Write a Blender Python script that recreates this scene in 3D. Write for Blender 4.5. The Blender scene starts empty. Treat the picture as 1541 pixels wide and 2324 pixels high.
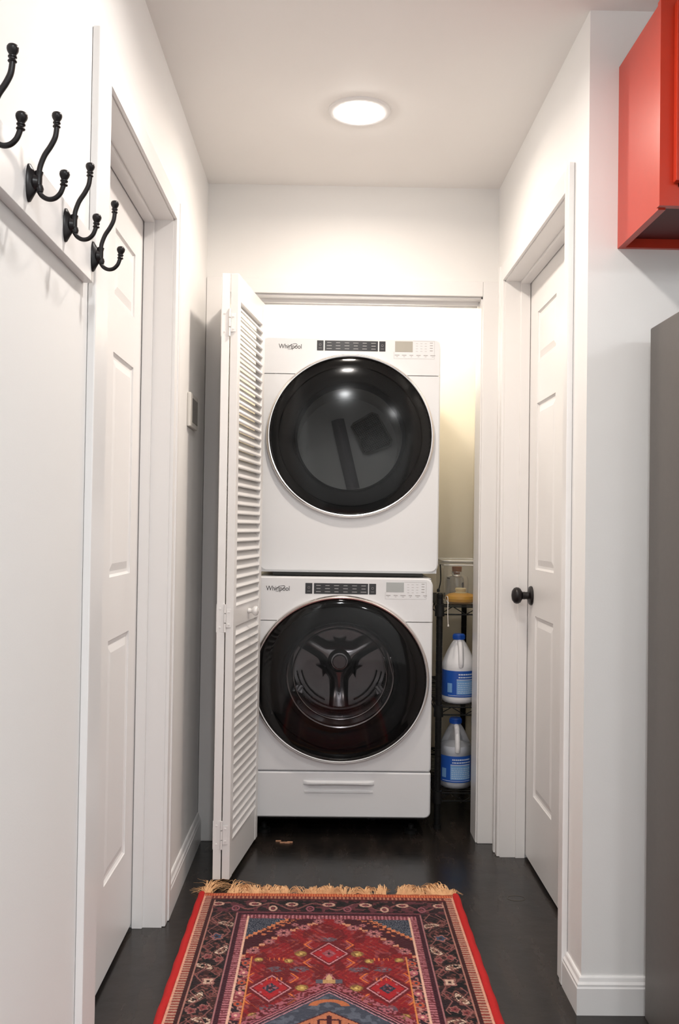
import bpy, bmesh, math, random
import numpy as np
from mathutils import Vector, Matrix
random.seed(7)
S = bpy.context.scene
COL = S.collection

# ------------------------------------------------------------------ camera
F_PX = 2050.0                                   # focal length in pixels of a 1541 x 2324 frame
CAM = Vector((0.4635, 0.0, 1.161))
yaw, pitch, roll = 0.013, 0.017, 0.0142
fwd = Vector((math.sin(yaw)*math.cos(pitch), math.cos(yaw)*math.cos(pitch), math.sin(pitch)))
right0 = Vector((math.cos(yaw), -math.sin(yaw), 0))
up0 = right0.cross(fwd)
cr, sr = math.cos(roll), math.sin(roll)
# a positive roll turns the picture clockwise
rightv, upv = right0*cr + up0*sr, up0*cr - right0*sr
cd = bpy.data.cameras.new('camera')
cam = bpy.data.objects.new('camera', cd); COL.objects.link(cam)
cd.sensor_fit = 'VERTICAL'; cd.sensor_height = 36.0; cd.sensor_width = 36.0*1541/2324
cd.lens = 36.0*F_PX/2324.0
cd.clip_start = 0.02; cd.clip_end = 50
M3 = Matrix((rightv, upv, -fwd)).transposed()
cam.matrix_world = Matrix.Translation(CAM) @ M3.to_4x4()
S.camera = cam

# ------------------------------------------------------------------ world, exposure
W = bpy.data.worlds.new('world'); S.world = W; W.use_nodes = True
W.node_tree.nodes['Background'].inputs[0].default_value = (0.9, 0.95, 1.0, 1)
W.node_tree.nodes['Background'].inputs[1].default_value = 0.3
S.view_settings.view_transform = 'Standard'; S.view_settings.look = 'None'
S.view_settings.gamma = 1.0; S.view_settings.use_curve_mapping = False
S.view_settings.exposure = 0.13

def area_light(name, loc, rot, size, power, color, shape='DISK', size_y=None, parent=None, spread=None):
    d = bpy.data.lights.new(name, 'AREA'); d.shape = shape; d.size = size
    if size_y: d.size_y = size_y
    d.energy = power; d.color = color
    if spread: d.spread = spread
    o = bpy.data.objects.new(name, d); COL.objects.link(o); o.location = loc; o.rotation_euler = rot
    if parent: o.parent = parent
    return o
KITCHEN_P, CAN_P, CLOSET_P, FILL_P = 20.0, 6.4, 12.5, 38.0
WARM = (1.0, 0.86, 0.72); COOL = (0.93, 0.97, 1.0); MIDW = (1.0, 0.94, 0.88)

# ------------------------------------------------------------------ materials
def mat(name, col, rough=0.5, metal=0.0, var=0.03, vscale=30, bump=0.0, bscale=200, spec=0.5, coat=0.0):
    m = bpy.data.materials.new(name); m.use_nodes = True
    nt = m.node_tree; b = nt.nodes['Principled BSDF']
    b.inputs['Roughness'].default_value = rough; b.inputs['Metallic'].default_value = metal
    b.inputs['Specular IOR Level'].default_value = spec
    b.inputs['Coat Weight'].default_value = coat
    tc = nt.nodes.new('ShaderNodeTexCoord')
    n = nt.nodes.new('ShaderNodeTexNoise'); n.inputs['Scale'].default_value = vscale; n.inputs['Detail'].default_value = 3
    nt.links.new(tc.outputs['Object'], n.inputs['Vector'])
    r = nt.nodes.new('ShaderNodeMapRange'); r.inputs[3].default_value = 1-var; r.inputs[4].default_value = 1+var
    nt.links.new(n.outputs['Fac'], r.inputs[0])
    mx = nt.nodes.new('ShaderNodeVectorMath'); mx.operation = 'SCALE'; mx.inputs[0].default_value = col[:3]
    nt.links.new(r.outputs[0], mx.inputs['Scale'])
    nt.links.new(mx.outputs[0], b.inputs['Base Color'])
    if bump:
        n2 = nt.nodes.new('ShaderNodeTexNoise'); n2.inputs['Scale'].default_value = bscale; n2.inputs['Detail'].default_value = 4
        nt.links.new(tc.outputs['Object'], n2.inputs['Vector'])
        bp = nt.nodes.new('ShaderNodeBump'); bp.inputs['Strength'].default_value = bump; bp.inputs['Distance'].default_value = 0.002
        nt.links.new(n2.outputs['Fac'], bp.inputs['Height']); nt.links.new(bp.outputs[0], b.inputs['Normal'])
    return m

def emit(name, col, strength):
    m = bpy.data.materials.new(name); m.use_nodes = True; nt = m.node_tree
    nt.nodes.remove(nt.nodes['Principled BSDF'])
    e = nt.nodes.new('ShaderNodeEmission'); e.inputs[0].default_value = (*col, 1); e.inputs[1].default_value = strength
    nt.links.new(e.outputs[0], nt.nodes['Material Output'].inputs[0]); return m

def clear(name, tint, rough=0.02, ior=1.45, extra=None, facmul=1.0):
    """thin see-through sheet: tinted transparency with fresnel reflection"""
    m = bpy.data.materials.new(name); m.use_nodes = True; nt = m.node_tree
    nt.nodes.remove(nt.nodes['Principled BSDF'])
    t = nt.nodes.new('ShaderNodeBsdfTransparent'); t.inputs[0].default_value = (*tint, 1)
    g = nt.nodes.new('ShaderNodeBsdfGlossy'); g.inputs['Roughness'].default_value = rough
    g.inputs['Color'].default_value = (facmul, facmul, facmul, 1)
    fr = nt.nodes.new('ShaderNodeFresnel'); fr.inputs[0].default_value = ior
    mx = nt.nodes.new('ShaderNodeMixShader')
    nt.links.new(fr.outputs[0], mx.inputs[0]); nt.links.new(t.outputs[0], mx.inputs[1]); nt.links.new(g.outputs[0], mx.inputs[2])
    last = mx
    if extra:                                       # milky share
        d = nt.nodes.new('ShaderNodeBsdfDiffuse'); d.inputs[0].default_value = (*extra[1], 1)
        m2 = nt.nodes.new('ShaderNodeMixShader'); m2.inputs[0].default_value = extra[0]
        nt.links.new(mx.outputs[0], m2.inputs[1]); nt.links.new(d.outputs[0], m2.inputs[2]); last = m2
    nt.links.new(last.outputs[0], nt.nodes['Material Output'].inputs[0]); return m

WALL = mat('wall_paint', (0.86, 0.85, 0.835), 0.55, var=0.012, vscale=3, bump=0.06, bscale=260)
CEIL = mat('ceiling_paint', (0.93, 0.905, 0.88), 0.7, var=0.015, vscale=4, bump=0.05, bscale=180)
TRIM = mat('trim_enamel', (0.86, 0.845, 0.835), 0.32, var=0.01, vscale=6, bump=0.02, bscale=90)
DOORW = mat('door_enamel', (0.86, 0.845, 0.835), 0.34, var=0.01, vscale=6, bump=0.03, bscale=140)
CLOSETW = mat('closet_paint', (0.86, 0.79, 0.655), 0.6, var=0.02, vscale=3)
BLACKM = mat('oiled_bronze', (0.010, 0.0075, 0.008), 0.36, metal=0.0, var=0.25, vscale=60, spec=0.35)
WHITEE = mat('appliance_white', (0.80, 0.81, 0.83), 0.22, var=0.006, vscale=5)
CHROME = mat('chrome_ring', (0.78, 0.74, 0.72), 0.14, metal=1.0, var=0.02)
PANELK = mat('dark_touch_glass', (0.03, 0.03, 0.033), 0.2, var=0.05)
MARKW = mat('printed_grey_marks', (0.50, 0.50, 0.50), 0.5)
MARKD = mat('printed_dark_marks', (0.36, 0.34, 0.34), 0.5)
LOGO = mat('logo_grey', (0.055, 0.05, 0.05), 0.35)
LCD = mat('display_grey', (0.42, 0.44, 0.44), 0.25)
LCDW = mat('display_beige', (0.44, 0.42, 0.37), 0.25)
RUBBER = mat('black_rubber', (0.009, 0.009, 0.009), 0.5, var=0.1, spec=0.25)
STEEL = mat('drum_steel', (0.42, 0.42, 0.43), 0.22, metal=1.0, var=0.06, vscale=18)
STEELD = mat('drum_spoke', (0.5, 0.5, 0.52), 0.16, metal=1.0, var=0.03)
DRUMW = mat('dryer_drum', (0.42, 0.43, 0.43), 0.3, var=0.05, vscale=8)
VANE = mat('dryer_vane', (0.20, 0.20, 0.22), 0.35)
LINT = mat('lint_screen', (0.12, 0.12, 0.115), 0.5)
WASHGLASS = clear('washer_glass', (0.50, 0.48, 0.48), 0.05, 1.36)
DRYGLASS = clear('dryer_glass', (0.58, 0.58, 0.58), 0.10, 1.33)
REDCAB = mat('red_lacquer', (0.53, 0.036, 0.012), 0.30, var=0.04, vscale=40)
FRIDGE = mat('grey_steel', (0.125, 0.113, 0.104), 0.45, metal=0.25, var=0.06, vscale=60, bump=0.05, bscale=400)
FRINGE = mat('fringe_cotton', (0.88, 0.53, 0.27), 0.85, var=0.2, vscale=90)
SELV = mat('red_selvedge', (0.52, 0.010, 0.010), 0.85, var=0.15, vscale=250, bump=0.4, bscale=500)
WIREB = mat('black_wire', (0.007, 0.007, 0.007), 0.45, spec=0.25)
JUGW = mat('jug_white', (0.90, 0.90, 0.92), 0.35)
JUGT = clear('jug_translucent', (0.82, 0.83, 0.86), 0.2, 1.4, extra=(0.22, (0.8, 0.82, 0.86)))
BLUE = mat('label_blue', (0.018, 0.10, 0.47), 0.35, var=0.08)
BLUEL = mat('label_pale_blue', (0.22, 0.44, 0.78), 0.4, var=0.06)
CAPB = mat('cap_blue', (0.012, 0.09, 0.46), 0.4)
INK = mat('label_white_ink', (0.72, 0.80, 0.90), 0.5)
BINC = clear('clear_plastic', (0.93, 0.93, 0.92), 0.06, 1.35, extra=(0.05, (0.8, 0.8, 0.78)))
GLASSC = clear('clear_glass', (0.80, 0.80, 0.80), 0.02, 1.6, extra=(0.06, (0.7, 0.68, 0.66)))
CORK = mat('cork', (0.42, 0.16, 0.05), 0.8, var=0.25, vscale=120)
YELLOW = mat('yellow_plastic', (0.80, 0.40, 0.02), 0.45, var=0.12, vscale=40)
CREAM = mat('cream_plastic', (0.85, 0.72, 0.42), 0.45)
STRING = mat('white_cotton_cord', (0.82, 0.78, 0.72), 0.8)
THERM = mat('thermostat_plastic', (0.62, 0.60, 0.56), 0.4)
THERMD = mat('thermostat_screen', (0.16, 0.15, 0.13), 0.25)
KNOBW = mat('white_knob', (0.85, 0.84, 0.83), 0.12, coat=0.6)
LENS = emit('lamp_lens', (1.0, 0.95, 0.90), 55.0)
CHIP = mat('wood_chip', (0.42, 0.22, 0.13), 0.8, var=0.3, vscale=200)
DARK = mat('dark_gap', (0.012, 0.012, 0.01), 0.6)

def floor_mat():
    m = bpy.data.materials.new('dark_floor'); m.use_nodes = True
    nt = m.node_tree; b = nt.nodes['Principled BSDF']; L = nt.links.new
    tc = nt.nodes.new('ShaderNodeTexCoord')
    mp = nt.nodes.new('ShaderNodeMapping'); mp.inputs['Scale'].default_value = (9, 2.2, 1); mp.inputs['Rotation'].default_value = (0, 0, -0.7)
    L(tc.outputs['Object'], mp.inputs[0])
    n = nt.nodes.new('ShaderNodeTexNoise'); n.inputs['Scale'].default_value = 1.6; n.inputs['Detail'].default_value = 7; n.inputs['Roughness'].default_value = 0.6
    L(mp.outputs[0], n.inputs['Vector'])
    cr_ = nt.nodes.new('ShaderNodeValToRGB'); e = cr_.color_ramp.elements
    e[0].position = 0.35; e[0].color = (0.011, 0.010, 0.010, 1); e[1].position = 0.85; e[1].color = (0.040, 0.029, 0.022, 1)
    L(n.outputs['Fac'], cr_.inputs[0])
    v = nt.nodes.new('ShaderNodeTexNoise'); v.inputs['Scale'].default_value = 160; v.inputs['Detail'].default_value = 2
    L(tc.outputs['Object'], v.inputs['Vector'])
    sp = nt.nodes.new('ShaderNodeValToRGB'); sp.color_ramp.elements[0].position = 0.76; sp.color_ramp.elements[1].position = 0.80
    L(v.outputs['Fac'], sp.inputs[0])
    mx = nt.nodes.new('ShaderNodeMixRGB'); mx.inputs[2].default_value = (0.10, 0.085, 0.07, 1)
    ml = nt.nodes.new('ShaderNodeMath'); ml.operation = 'MULTIPLY'; ml.inputs[1].default_value = 0.5
    L(sp.outputs[0], ml.inputs[0]); L(ml.outputs[0], mx.inputs[0]); L(cr_.outputs[0], mx.inputs[1])
    L(mx.outputs[0], b.inputs['Base Color'])
    rr = nt.nodes.new('ShaderNodeMapRange'); rr.inputs[3].default_value = 0.16; rr.inputs[4].default_value = 0.36
    L(n.outputs['Fac'], rr.inputs[0]); L(rr.outputs[0], b.inputs['Roughness'])
    n2 = nt.nodes.new('ShaderNodeTexNoise'); n2.inputs['Scale'].default_value = 14; n2.inputs['Detail'].default_value = 5
    L(tc.outputs['Object'], n2.inputs['Vector'])
    bp = nt.nodes.new('ShaderNodeBump'); bp.inputs['Strength'].default_value = 0.12; bp.inputs['Distance'].default_value = 0.01
    L(n2.outputs['Fac'], bp.inputs['Height']); L(bp.outputs[0], b.inputs['Normal'])
    return m
FLOOR = floor_mat()

# ------------------------------------------------------------------ mesh helpers
def box(bm, x0, x1, y0, y1, z0, z1, bev=0.0, seg=2):
    r = bmesh.ops.create_cube(bm, size=1.0)
    vs = r['verts']
    for v in vs:
        v.co = Vector(((x0+x1)/2 + v.co.x*(x1-x0), (y0+y1)/2 + v.co.y*(y1-y0), (z0+z1)/2 + v.co.z*(z1-z0)))
    if bev:
        es = list({e for v in vs for e in v.link_edges})
        bmesh.ops.bevel(bm, geom=es, offset=bev, segments=seg, affect='EDGES', profile=0.5)

def tube(bm, pts, rad, n=10, cap=True, closed=False):
    """swept round tube; rad is a number or one per point"""
    pts = [Vector(p) for p in pts]; k = len(pts)
    rads = rad if hasattr(rad, '__len__') else [rad]*k
    rings = []; ref = None
    for i, p in enumerate(pts):
        if closed: t = pts[(i+1) % k]-pts[(i-1) % k]
        else: t = pts[min(i+1, k-1)]-pts[max(i-1, 0)]
        t.normalize()
        if ref is None:
            ref = Vector((0, 0, 1)) if abs(t.z) < 0.9 else Vector((1, 0, 0))
        a = (ref - t*ref.dot(t)); a.normalize(); ref = a; b = t.cross(a)
        rings.append([bm.verts.new(p + (a*math.cos(2*math.pi*j/n) + b*math.sin(2*math.pi*j/n))*rads[i]) for j in range(n)])
    m = k if closed else k-1
    for i in range(m):
        A, B = rings[i], rings[(i+1) % k]
        for j in range(n): bm.faces.new((A[j], A[(j+1) % n], B[(j+1) % n], B[j]))
    if cap and not closed:
        bm.faces.new(rings[0][::-1]); bm.faces.new(rings[-1])

def lathe(bm, prof, origin=(0, 0, 0), axis='Z', n=32, sx=1.0, sz=1.0, a0=0.0, a1=2*math.pi, cap=False):
    """prof = [(radius, height)], turned about axis through origin; sx/sz squash the circle"""
    o = Vector(origin); full = abs(a1-a0-2*math.pi) < 1e-6; m = n if full else n+1
    def P(r, h, a):
        c, s = math.cos(a)*r*sx, math.sin(a)*r*sz
        if axis == 'Z': return o+Vector((c, s, h))
        if axis == 'Y': return o+Vector((c, h, s))
        return o+Vector((h, c, s))
    rings = []
    for r, h in prof:
        if r < 1e-6: rings.append([bm.verts.new(P(0, h, 0))])
        else: rings.append([bm.verts.new(P(r, h, a0+(a1-a0)*j/n)) for j in range(m)])
    for A, B in zip(rings, rings[1:]):
        for j in range(n):
            j2 = (j+1) % n if full else j+1
            if len(A) == 1 and len(B) == 1: continue
            if len(A) == 1: f = (A[0], B[j2], B[j])
            elif len(B) == 1: f = (A[j], A[j2], B[0])
            else: f = (A[j], A[j2], B[j2], B[j])
            bm.faces.new(f)

def smooth_curve(pts, n=6):
    """Catmull-Rom through the points"""
    P = [Vector(p) for p in pts]; out = []
    for i in range(len(P)-1):
        p0, p1, p2, p3 = P[max(i-1, 0)], P[i], P[i+1], P[min(i+2, len(P)-1)]
        for k in range(n):
            t = k/n
            out.append(0.5*((2*p1)+(p2-p0)*t+(2*p0-5*p1+4*p2-p3)*t*t+(3*p1-p0-3*p2+p3)*t**3))
    out.append(P[-1]); return out

def obj(name, bm, m, parent=None, smooth=False, label=None, kind=None, fixn=True):
    me = bpy.data.meshes.new(name)
    if isinstance(bm, bmesh.types.BMesh):
        if fixn: bmesh.ops.recalc_face_normals(bm, faces=bm.faces)
        bm.to_mesh(me); bm.free()
    else:
        me.from_pydata(*bm)
    me.materials.append(m)
    if smooth:
        me.shade_smooth()
        try: me.set_sharp_from_angle(angle=math.radians(38))
        except Exception: pass
    o = bpy.data.objects.new(name, me); COL.objects.link(o)
    if smooth:
        wn = o.modifiers.new('weighted_normal', 'WEIGHTED_NORMAL'); wn.keep_sharp = True; wn.weight = 100
    if parent is not None: o.parent = parent
    if label: o['label'] = label
    if kind: o['kind'] = kind
    return o

def thing(name, label, cat, loc=(0, 0, 0), group=None, kind=None, rot=(0, 0, 0)):
    o = bpy.data.objects.new(name, None); COL.objects.link(o); o.location = loc; o.rotation_euler = rot
    o.empty_display_size = 0.05
    o['label'] = label; o['category'] = cat
    if group: o['group'] = group
    if kind: o['kind'] = kind
    return o
def tag(o, label, cat, group=None, kind=None):
    o['label'] = label; o['category'] = cat
    if group: o['group'] = group
    if kind: o['kind'] = kind
    return o
def B(): return bmesh.new()
def boxobj(name, dims, m, parent=None, bev=0.0, seg=2, **k):
    bm = B(); box(bm, *dims, bev=bev, seg=seg); return obj(name, bm, m, parent, smooth=bev > 0, **k)

# ------------------------------------------------------------------ the room
H = 2.44; WX = 1.091; DY = 3.364; YC = 2.19          # hall width, closet wall, corner to the kitchen
CB = 4.32                                            # closet back
LD0, LD1, LDZ = 1.834, 2.634, 2.055                  # left door opening
RD0, RD1, RDZ = 2.372, 3.219, 2.055                  # right door opening
CX0, CX1, CZ = 0.055, 1.034, 2.030                   # closet opening
XR, YN = 3.6, -2.4                                   # kitchen extents

o = boxobj('floor', (-0.2, XR+0.1, YN-0.1, CB+0.1, -0.05, 0.0), FLOOR)
tag(o, 'dark brown glossy painted floor with faint brush marks', 'floor', kind='structure')
bm = B(); box(bm, -0.2, XR+0.1, YN-0.1, CB+0.1, H, H+0.05)
o = obj('ceiling', bm, CEIL); tag(o, 'plain off-white ceiling over hall and kitchen', 'ceiling', kind='structure')

bm = B()
box(bm, -0.13, 0, YN, LD0, 0, H); box(bm, -0.13, 0, LD1, DY, 0, H); box(bm, -0.13, 0, LD0, LD1, LDZ, H)
o = obj('wall_left', bm, WALL); tag(o, 'white left hall wall carrying the hooks and a door opening', 'wall', kind='structure')
bm = B()
box(bm, WX, WX+0.13, YC, RD0, 0, H); box(bm, WX, WX+0.13, RD1, DY, 0, H); box(bm, WX, WX+0.13, RD0, RD1, RDZ, H)
o = obj('wall_right', bm, WALL); tag(o, 'white right hall wall with a knobbed door, ending at a corner', 'wall', kind='structure')
bm = B(); box(bm, WX+0.13, XR, YC, YC+0.13, 0, H)
o = obj('wall_kitchen', bm, WALL); tag(o, 'white wall facing the viewer behind the refrigerator', 'wall', kind='structure')
bm = B()
box(bm, -0.13, CX0, DY, DY+0.115, 0, H); box(bm, CX1, WX+0.13, DY, DY+0.115, 0, H); box(bm, CX0, CX1, DY, DY+0.115, CZ, H)
o = obj('wall_back', bm, WALL); tag(o, 'white end wall of the hall with the closet opening', 'wall', kind='structure')
bm = B()
box(bm, -0.13, -0.03, DY+0.115, CB, 0, H); box(bm, 1.160, 1.26, DY+0.115, CB, 0, H); box(bm, -0.13, 1.26, CB, CB+0.1, 0, H)
o = obj('wall_closet', bm, CLOSETW); tag(o, 'cream inside walls of the laundry closet', 'wall', kind='structure')
bm = B(); box(bm, -0.13, XR, YN-0.1, YN, 0, H)
o = obj('wall_front', bm, WALL); tag(o, 'white kitchen wall behind the viewer', 'wall', kind='structure')
bm = B(); box(bm, XR, XR+0.1, YN, YC+0.13, 0, H)
o = obj('wall_side', bm, WALL); tag(o, 'white far side wall of the kitchen', 'wall', kind='structure')
# jamb reveal fillers behind the side doors so no gap shows round the slabs
def casing_v(bm, y0, y1, xw, sgn, z0, z1, outer):
    """vertical casing board on a side wall; outer = which y edge carries the thicker back band"""
    t = 0.016
    w = 0.4*(y1-y0) if (y1-y0) < 0.08 else 0.045
    yy = (y0, y0+w) if outer == 0 else (y1-w, y1)
    fl = (y0+w-0.004, y1) if outer == 0 else (y0, y1-w+0.004)
    xs = sorted((xw, xw+sgn*t*0.72)); box(bm, xs[0], xs[1], fl[0], fl[1], z0+0.0005, z1-0.0005, bev=0.003)
    xs = sorted((xw, xw+sgn*t)); box(bm, xs[0], xs[1], yy[0], yy[1], z0, z1, bev=0.004)

def side_door_trim(name, label, xw, sgn, y0, y1, zt, near_w, far_w, rec):
    bm = B(); d = -sgn
    casing_v(bm, y0-near_w, y0, xw, sgn, 0, zt+0.062, 0); casing_v(bm, y1, y1+far_w, xw, sgn, 0, zt+0.062, 1)
    xs = sorted((xw, xw+sgn*0.0115)); box(bm, xs[0], xs[1], y0, y1, zt, zt+0.062, bev=0.003)
    # jamb linings (proud of the rough opening) and stops
    xa, xb = sorted((xw+sgn*0.001, xw+d*0.128))
    box(bm, xa, xb, y0-0.001, y0+0.012, 0, zt); box(bm, xa, xb, y1-0.004, y1+0.002, 0, zt); box(bm, xa, xb, y0, y1, zt-0.004, zt+0.002)
    xa, xb = sorted((xw+d*0.053, xw+d*(rec-0.002)))
    box(bm, xa, xb, y1-0.014, y1-0.003, 0, zt-0.003, bev=0.002); box(bm, xa, xb, y0+0.011, y0+0.024, 0, zt-0.003, bev=0.002); box(bm, xa, xb, y0+0.01, y1-0.01, zt-0.014, zt-0.003, bev=0.002)
    o = obj(name, bm, TRIM, smooth=True); tag(o, label, 'trim', kind='structure'); return o
side_door_trim('trim_1', 'white casing and jamb around the left hall door', 0.0, 1, LD0, LD1, LDZ, 0.115, 0.062, 0.085)
side_door_trim('trim_2', 'white casing and jamb around the right hall door', WX, -1, RD0, RD1, RDZ, 0.058, 0.060, 0.0885)
# closet casing
bm = B(); yf = DY-0.015
box(bm, 0.001, CX0+0.004, yf, DY, 0, CZ+0.056, bev=0.003); box(bm, CX1-0.002, WX-0.001, yf, DY, 0, CZ+0.056, bev=0.003)
box(bm, CX0+0.004, CX1-0.002, yf, DY, CZ, CZ+0.056, bev=0.003)
box(bm, CX0-0.002, CX0+0.006, DY, DY+0.117, 0, CZ); box(bm, CX1-0.006, CX1+0.002, DY, DY+0.117, 0, CZ)
box(bm, CX0, CX1, DY, DY+0.117, CZ-0.006, CZ+0.001)
o = obj('trim_3', bm, TRIM, smooth=True); tag(o, 'white flat casing framing the closet opening', 'trim', kind='structure')
# bifold track under the header
bm = B()
box(bm, CX0+0.008, CX1-0.008, 3.412, 3.418, CZ-0.020, CZ-0.006); box(bm, CX0+0.008, CX1-0.008, 3.446, 3.452, CZ-0.020, CZ-0.006)
box(bm, CX0+0.008, CX1-0.008, 3.418, 3.446, CZ-0.010, CZ-0.006)
o = obj('trim_4', bm, TRIM); tag(o, 'white door track channel under the closet header', 'trim', kind='structure')

def baseboard(bm, a, b, nrm, h=0.088, mitre=False):
    """board with an ogee cap from a to b (floor points), thickness along nrm"""
    a, b, nrm = Vector(a), Vector(b), Vector(nrm)
    prof = [(0, 0), (0.014, 0), (0.014, h*0.72), (0.012, h*0.76), (0.012, h*0.82), (0.008, h*0.88), (0.006, h*0.97), (0.004, h), (0, h)]
    dr = (b-a).normalized()*(1 if mitre else 0)
    A = [bm.verts.new(a+nrm*p-dr*p+Vector((0, 0, q))) for p, q in prof]; Bq = [bm.verts.new(b+nrm*p+Vector((0, 0, q))) for p, q in prof]
    n = len(prof)
    for i in range(n): bm.faces.new((A[i], A[(i+1) % n], Bq[(i+1) % n], Bq[i]))
    bm.faces.new(A); bm.faces.new(Bq[::-1])
bm = B(); baseboard(bm, (0, LD1+0.062, 0), (0, DY-0.015, 0), (1, 0, 0), 0.105); baseboard(bm, (0, YN, 0), (0, LD0-0.117, 0), (1, 0, 0), 0.105)
o = obj('baseboard_left', bm, TRIM); tag(o, 'white baseboard along the left wall beside the closet', 'baseboard', kind='structure')
bm = B(); baseboard(bm, (WX, YC, 0), (WX, RD0-0.058, 0), (-1, 0, 0), mitre=True); baseboard(bm, (WX, YC, 0), (XR, YC, 0), (0, -1, 0), mitre=True)
o = obj('baseboard_right', bm, TRIM); tag(o, 'white baseboard wrapping the right hall corner', 'baseboard', kind='structure')

# ------------------------------------------------------------------ six-panel doors
def six_panel(name, label, xf, sgn, y0, y1, z0, z1, cols, rows, parent_kind='structure'):
    """slab whose visible face lies at x = xf and looks along sgn*x"""
    t = 0.035; rec = 0.007
    root = thing(name, label, 'door', (xf, (y0+y1)/2, 0), kind=parent_kind)
    oy = (y0+y1)/2
    bm = B()
    def bx(xa, xb, ya, yb, za, zb, bev=0.0):
        xs = sorted((sgn*xa, sgn*xb)); box(bm, xs[0], xs[1], ya-oy, yb-oy, za, zb, bev=bev)
    bx(-t, -rec, y0, y1, z0, z1)
    cs = sorted(cols); rs = sorted(rows)
    ys = [y0]+[v for c in cs for v in c]+[y1]; zs = [z0]+[v for r in rs for v in r]+[z1]
    for i in range(0, len(ys), 2): bx(-rec, 0, ys[i], ys[i+1], z0, z1)
    for i in range(0, len(zs), 2):
        for c in cs: bx(-rec, 0, c[0], c[1], zs[i], zs[i+1])
    obj('slab', bm, DOORW, root)
    for c in cs:
        for r in rs:
            bm = B()
            def rect(ya, yb, za, zb, x): return [bm.verts.new((sgn*x, y-oy, z)) for y, z in ((ya, za), (yb, za), (yb, zb), (ya, zb))]
            L = [rect(c[0], c[1], r[0], r[1], -rec+0.0035), rect(c[0]+0.006, c[1]-0.006, r[0]+0.006, r[1]-0.006, -rec+0.0005),
                 rect(c[0]+0.014, c[1]-0.014, r[0]+0.014, r[1]-0.014, -rec+0.0005), rect(c[0]+0.034, c[1]-0.034, r[0]+0.034, r[1]-0.034, -0.0015)]
            for p, q in zip(L, L[1:]):
                for k in range(4): bm.faces.new((p[k], p[(k+1) % 4], q[(k+1) % 4], q[k]))
            bm.faces.new(L[-1])
            obj('panel', bm, DOORW, root)
    return root
ROWS = [(0.25, 0.866), (1.026, 1.598), (1.738, 1.915)]
six_panel('door_1', 'white six-panel door in the left wall near the hooks', -0.085, 1, LD0+0.014, LD1-0.006, 0.014, LDZ-0.008, [(1.945, 2.182), (2.288, 2.524)], ROWS)
d2 = six_panel('door_2', 'white six-panel door in the right wall with black knob', WX+0.0885, -1, RD0+0.014, RD1-0.006, 0.014, LDZ-0.008, [(2.487, 2.738), (2.846, 3.097)], ROWS)
# door 2 knob
kz, ky = 0.932, 3.150-(RD0+RD1+0.008)/2
bm = B()
lathe(bm, [(0.0, 0.0), (0.033, 0.0), (0.034, -0.003), (0.031, -0.008), (0.022, -0.011), (0.014, -0.013), (0.0125, -0.020), (0.0135, -0.026), (0.013, -0.032),
           (0.017, -0.036), (0.0245, -0.040), (0.0285, -0.047), (0.029, -0.054), (0.026, -0.061), (0.018, -0.067), (0.008, -0.0695), (0, -0.070)], (0, ky, kz), 'X', 32)
obj('door_knob', bm, BLACKM, d2, smooth=True, label='oil-rubbed black round knob')

# ------------------------------------------------------------------ bifold door (louvered)
bif = thing('door_3', 'white louvered bifold door folded open at the closet', 'door', (0.085, 3.40, 0), kind='structure')
LT = 0.0262                                         # leaf thickness
def leaf(name, near, far, label=None, knob=False):
    """near/far = floor points of the leaf's outer (+x) face"""
    near, far = Vector((*near, 0)), Vector((*far, 0))
    L = (far-near).length; ang = math.atan2(far.y-near.y, far.x-near.x)-math.pi/2
    z0, z1 = 0.022, 1.983
    sw = 0.036
    bm = B()
    box(bm, -LT, 0, 0, sw, z0, z1, bev=0.0025); box(bm, -LT, 0, L-sw, L, z0, z1, bev=0.0025)
    rails = [(z0, 0.142), (0.832, 0.898), (1.900, z1)]
    for a, b in rails: box(bm, -LT+0.002, -0.002, sw-0.001, L-sw+0.001, a, b, bev=0.0015)
    o = obj(name, bm, DOORW, bif, smooth=True)
    if label: o['label'] = label
    o.location = near-Vector(bif.location); o.location.z = 0; o.rotation_euler = (0, 0, ang)
    # slats share one mesh
    bm = B(); w, th = 0.041, 0.0064
    box(bm, -w/2, w/2, 0, L-2*sw+0.004, -th/2, th/2, bev=0.0015, seg=1)
    first = None
    for a, b, n in ((0.142, 0.832, 23), (0.898, 1.900, 33)):
        p = (b-a)/n
        for i in range(n):
            if first is None: s = first = obj('slat', bm, DOORW, o)
            else:
                s = first.copy(); COL.objects.link(s); s.parent = o
            s.location = (-LT/2, sw-0.002, a+p*(i+0.5)); s.rotation_euler = (0, math.radians(53), 0)
    if knob:
        bm = B()
        lathe(bm, [(0, -0.001), (0.009, -0.001), (0.0095, 0.004), (0.007, 0.009), (0.009, 0.014), (0.0155, 0.019), (0.0175, 0.025), (0.0155, 0.031), (0.008, 0.0345), (0, 0.035)], (0, L*0.52, 0.868), 'X', 28)
        obj('knob', bm, KNOBW, o, smooth=True, label='small glossy white round knob')
    return o
leaf('leaf', (0.1635, 2.930), (0.222, 3.338), knob=True)
leaf('leaf', (0.1355, 2.930), (0.090, 3.402))
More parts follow.
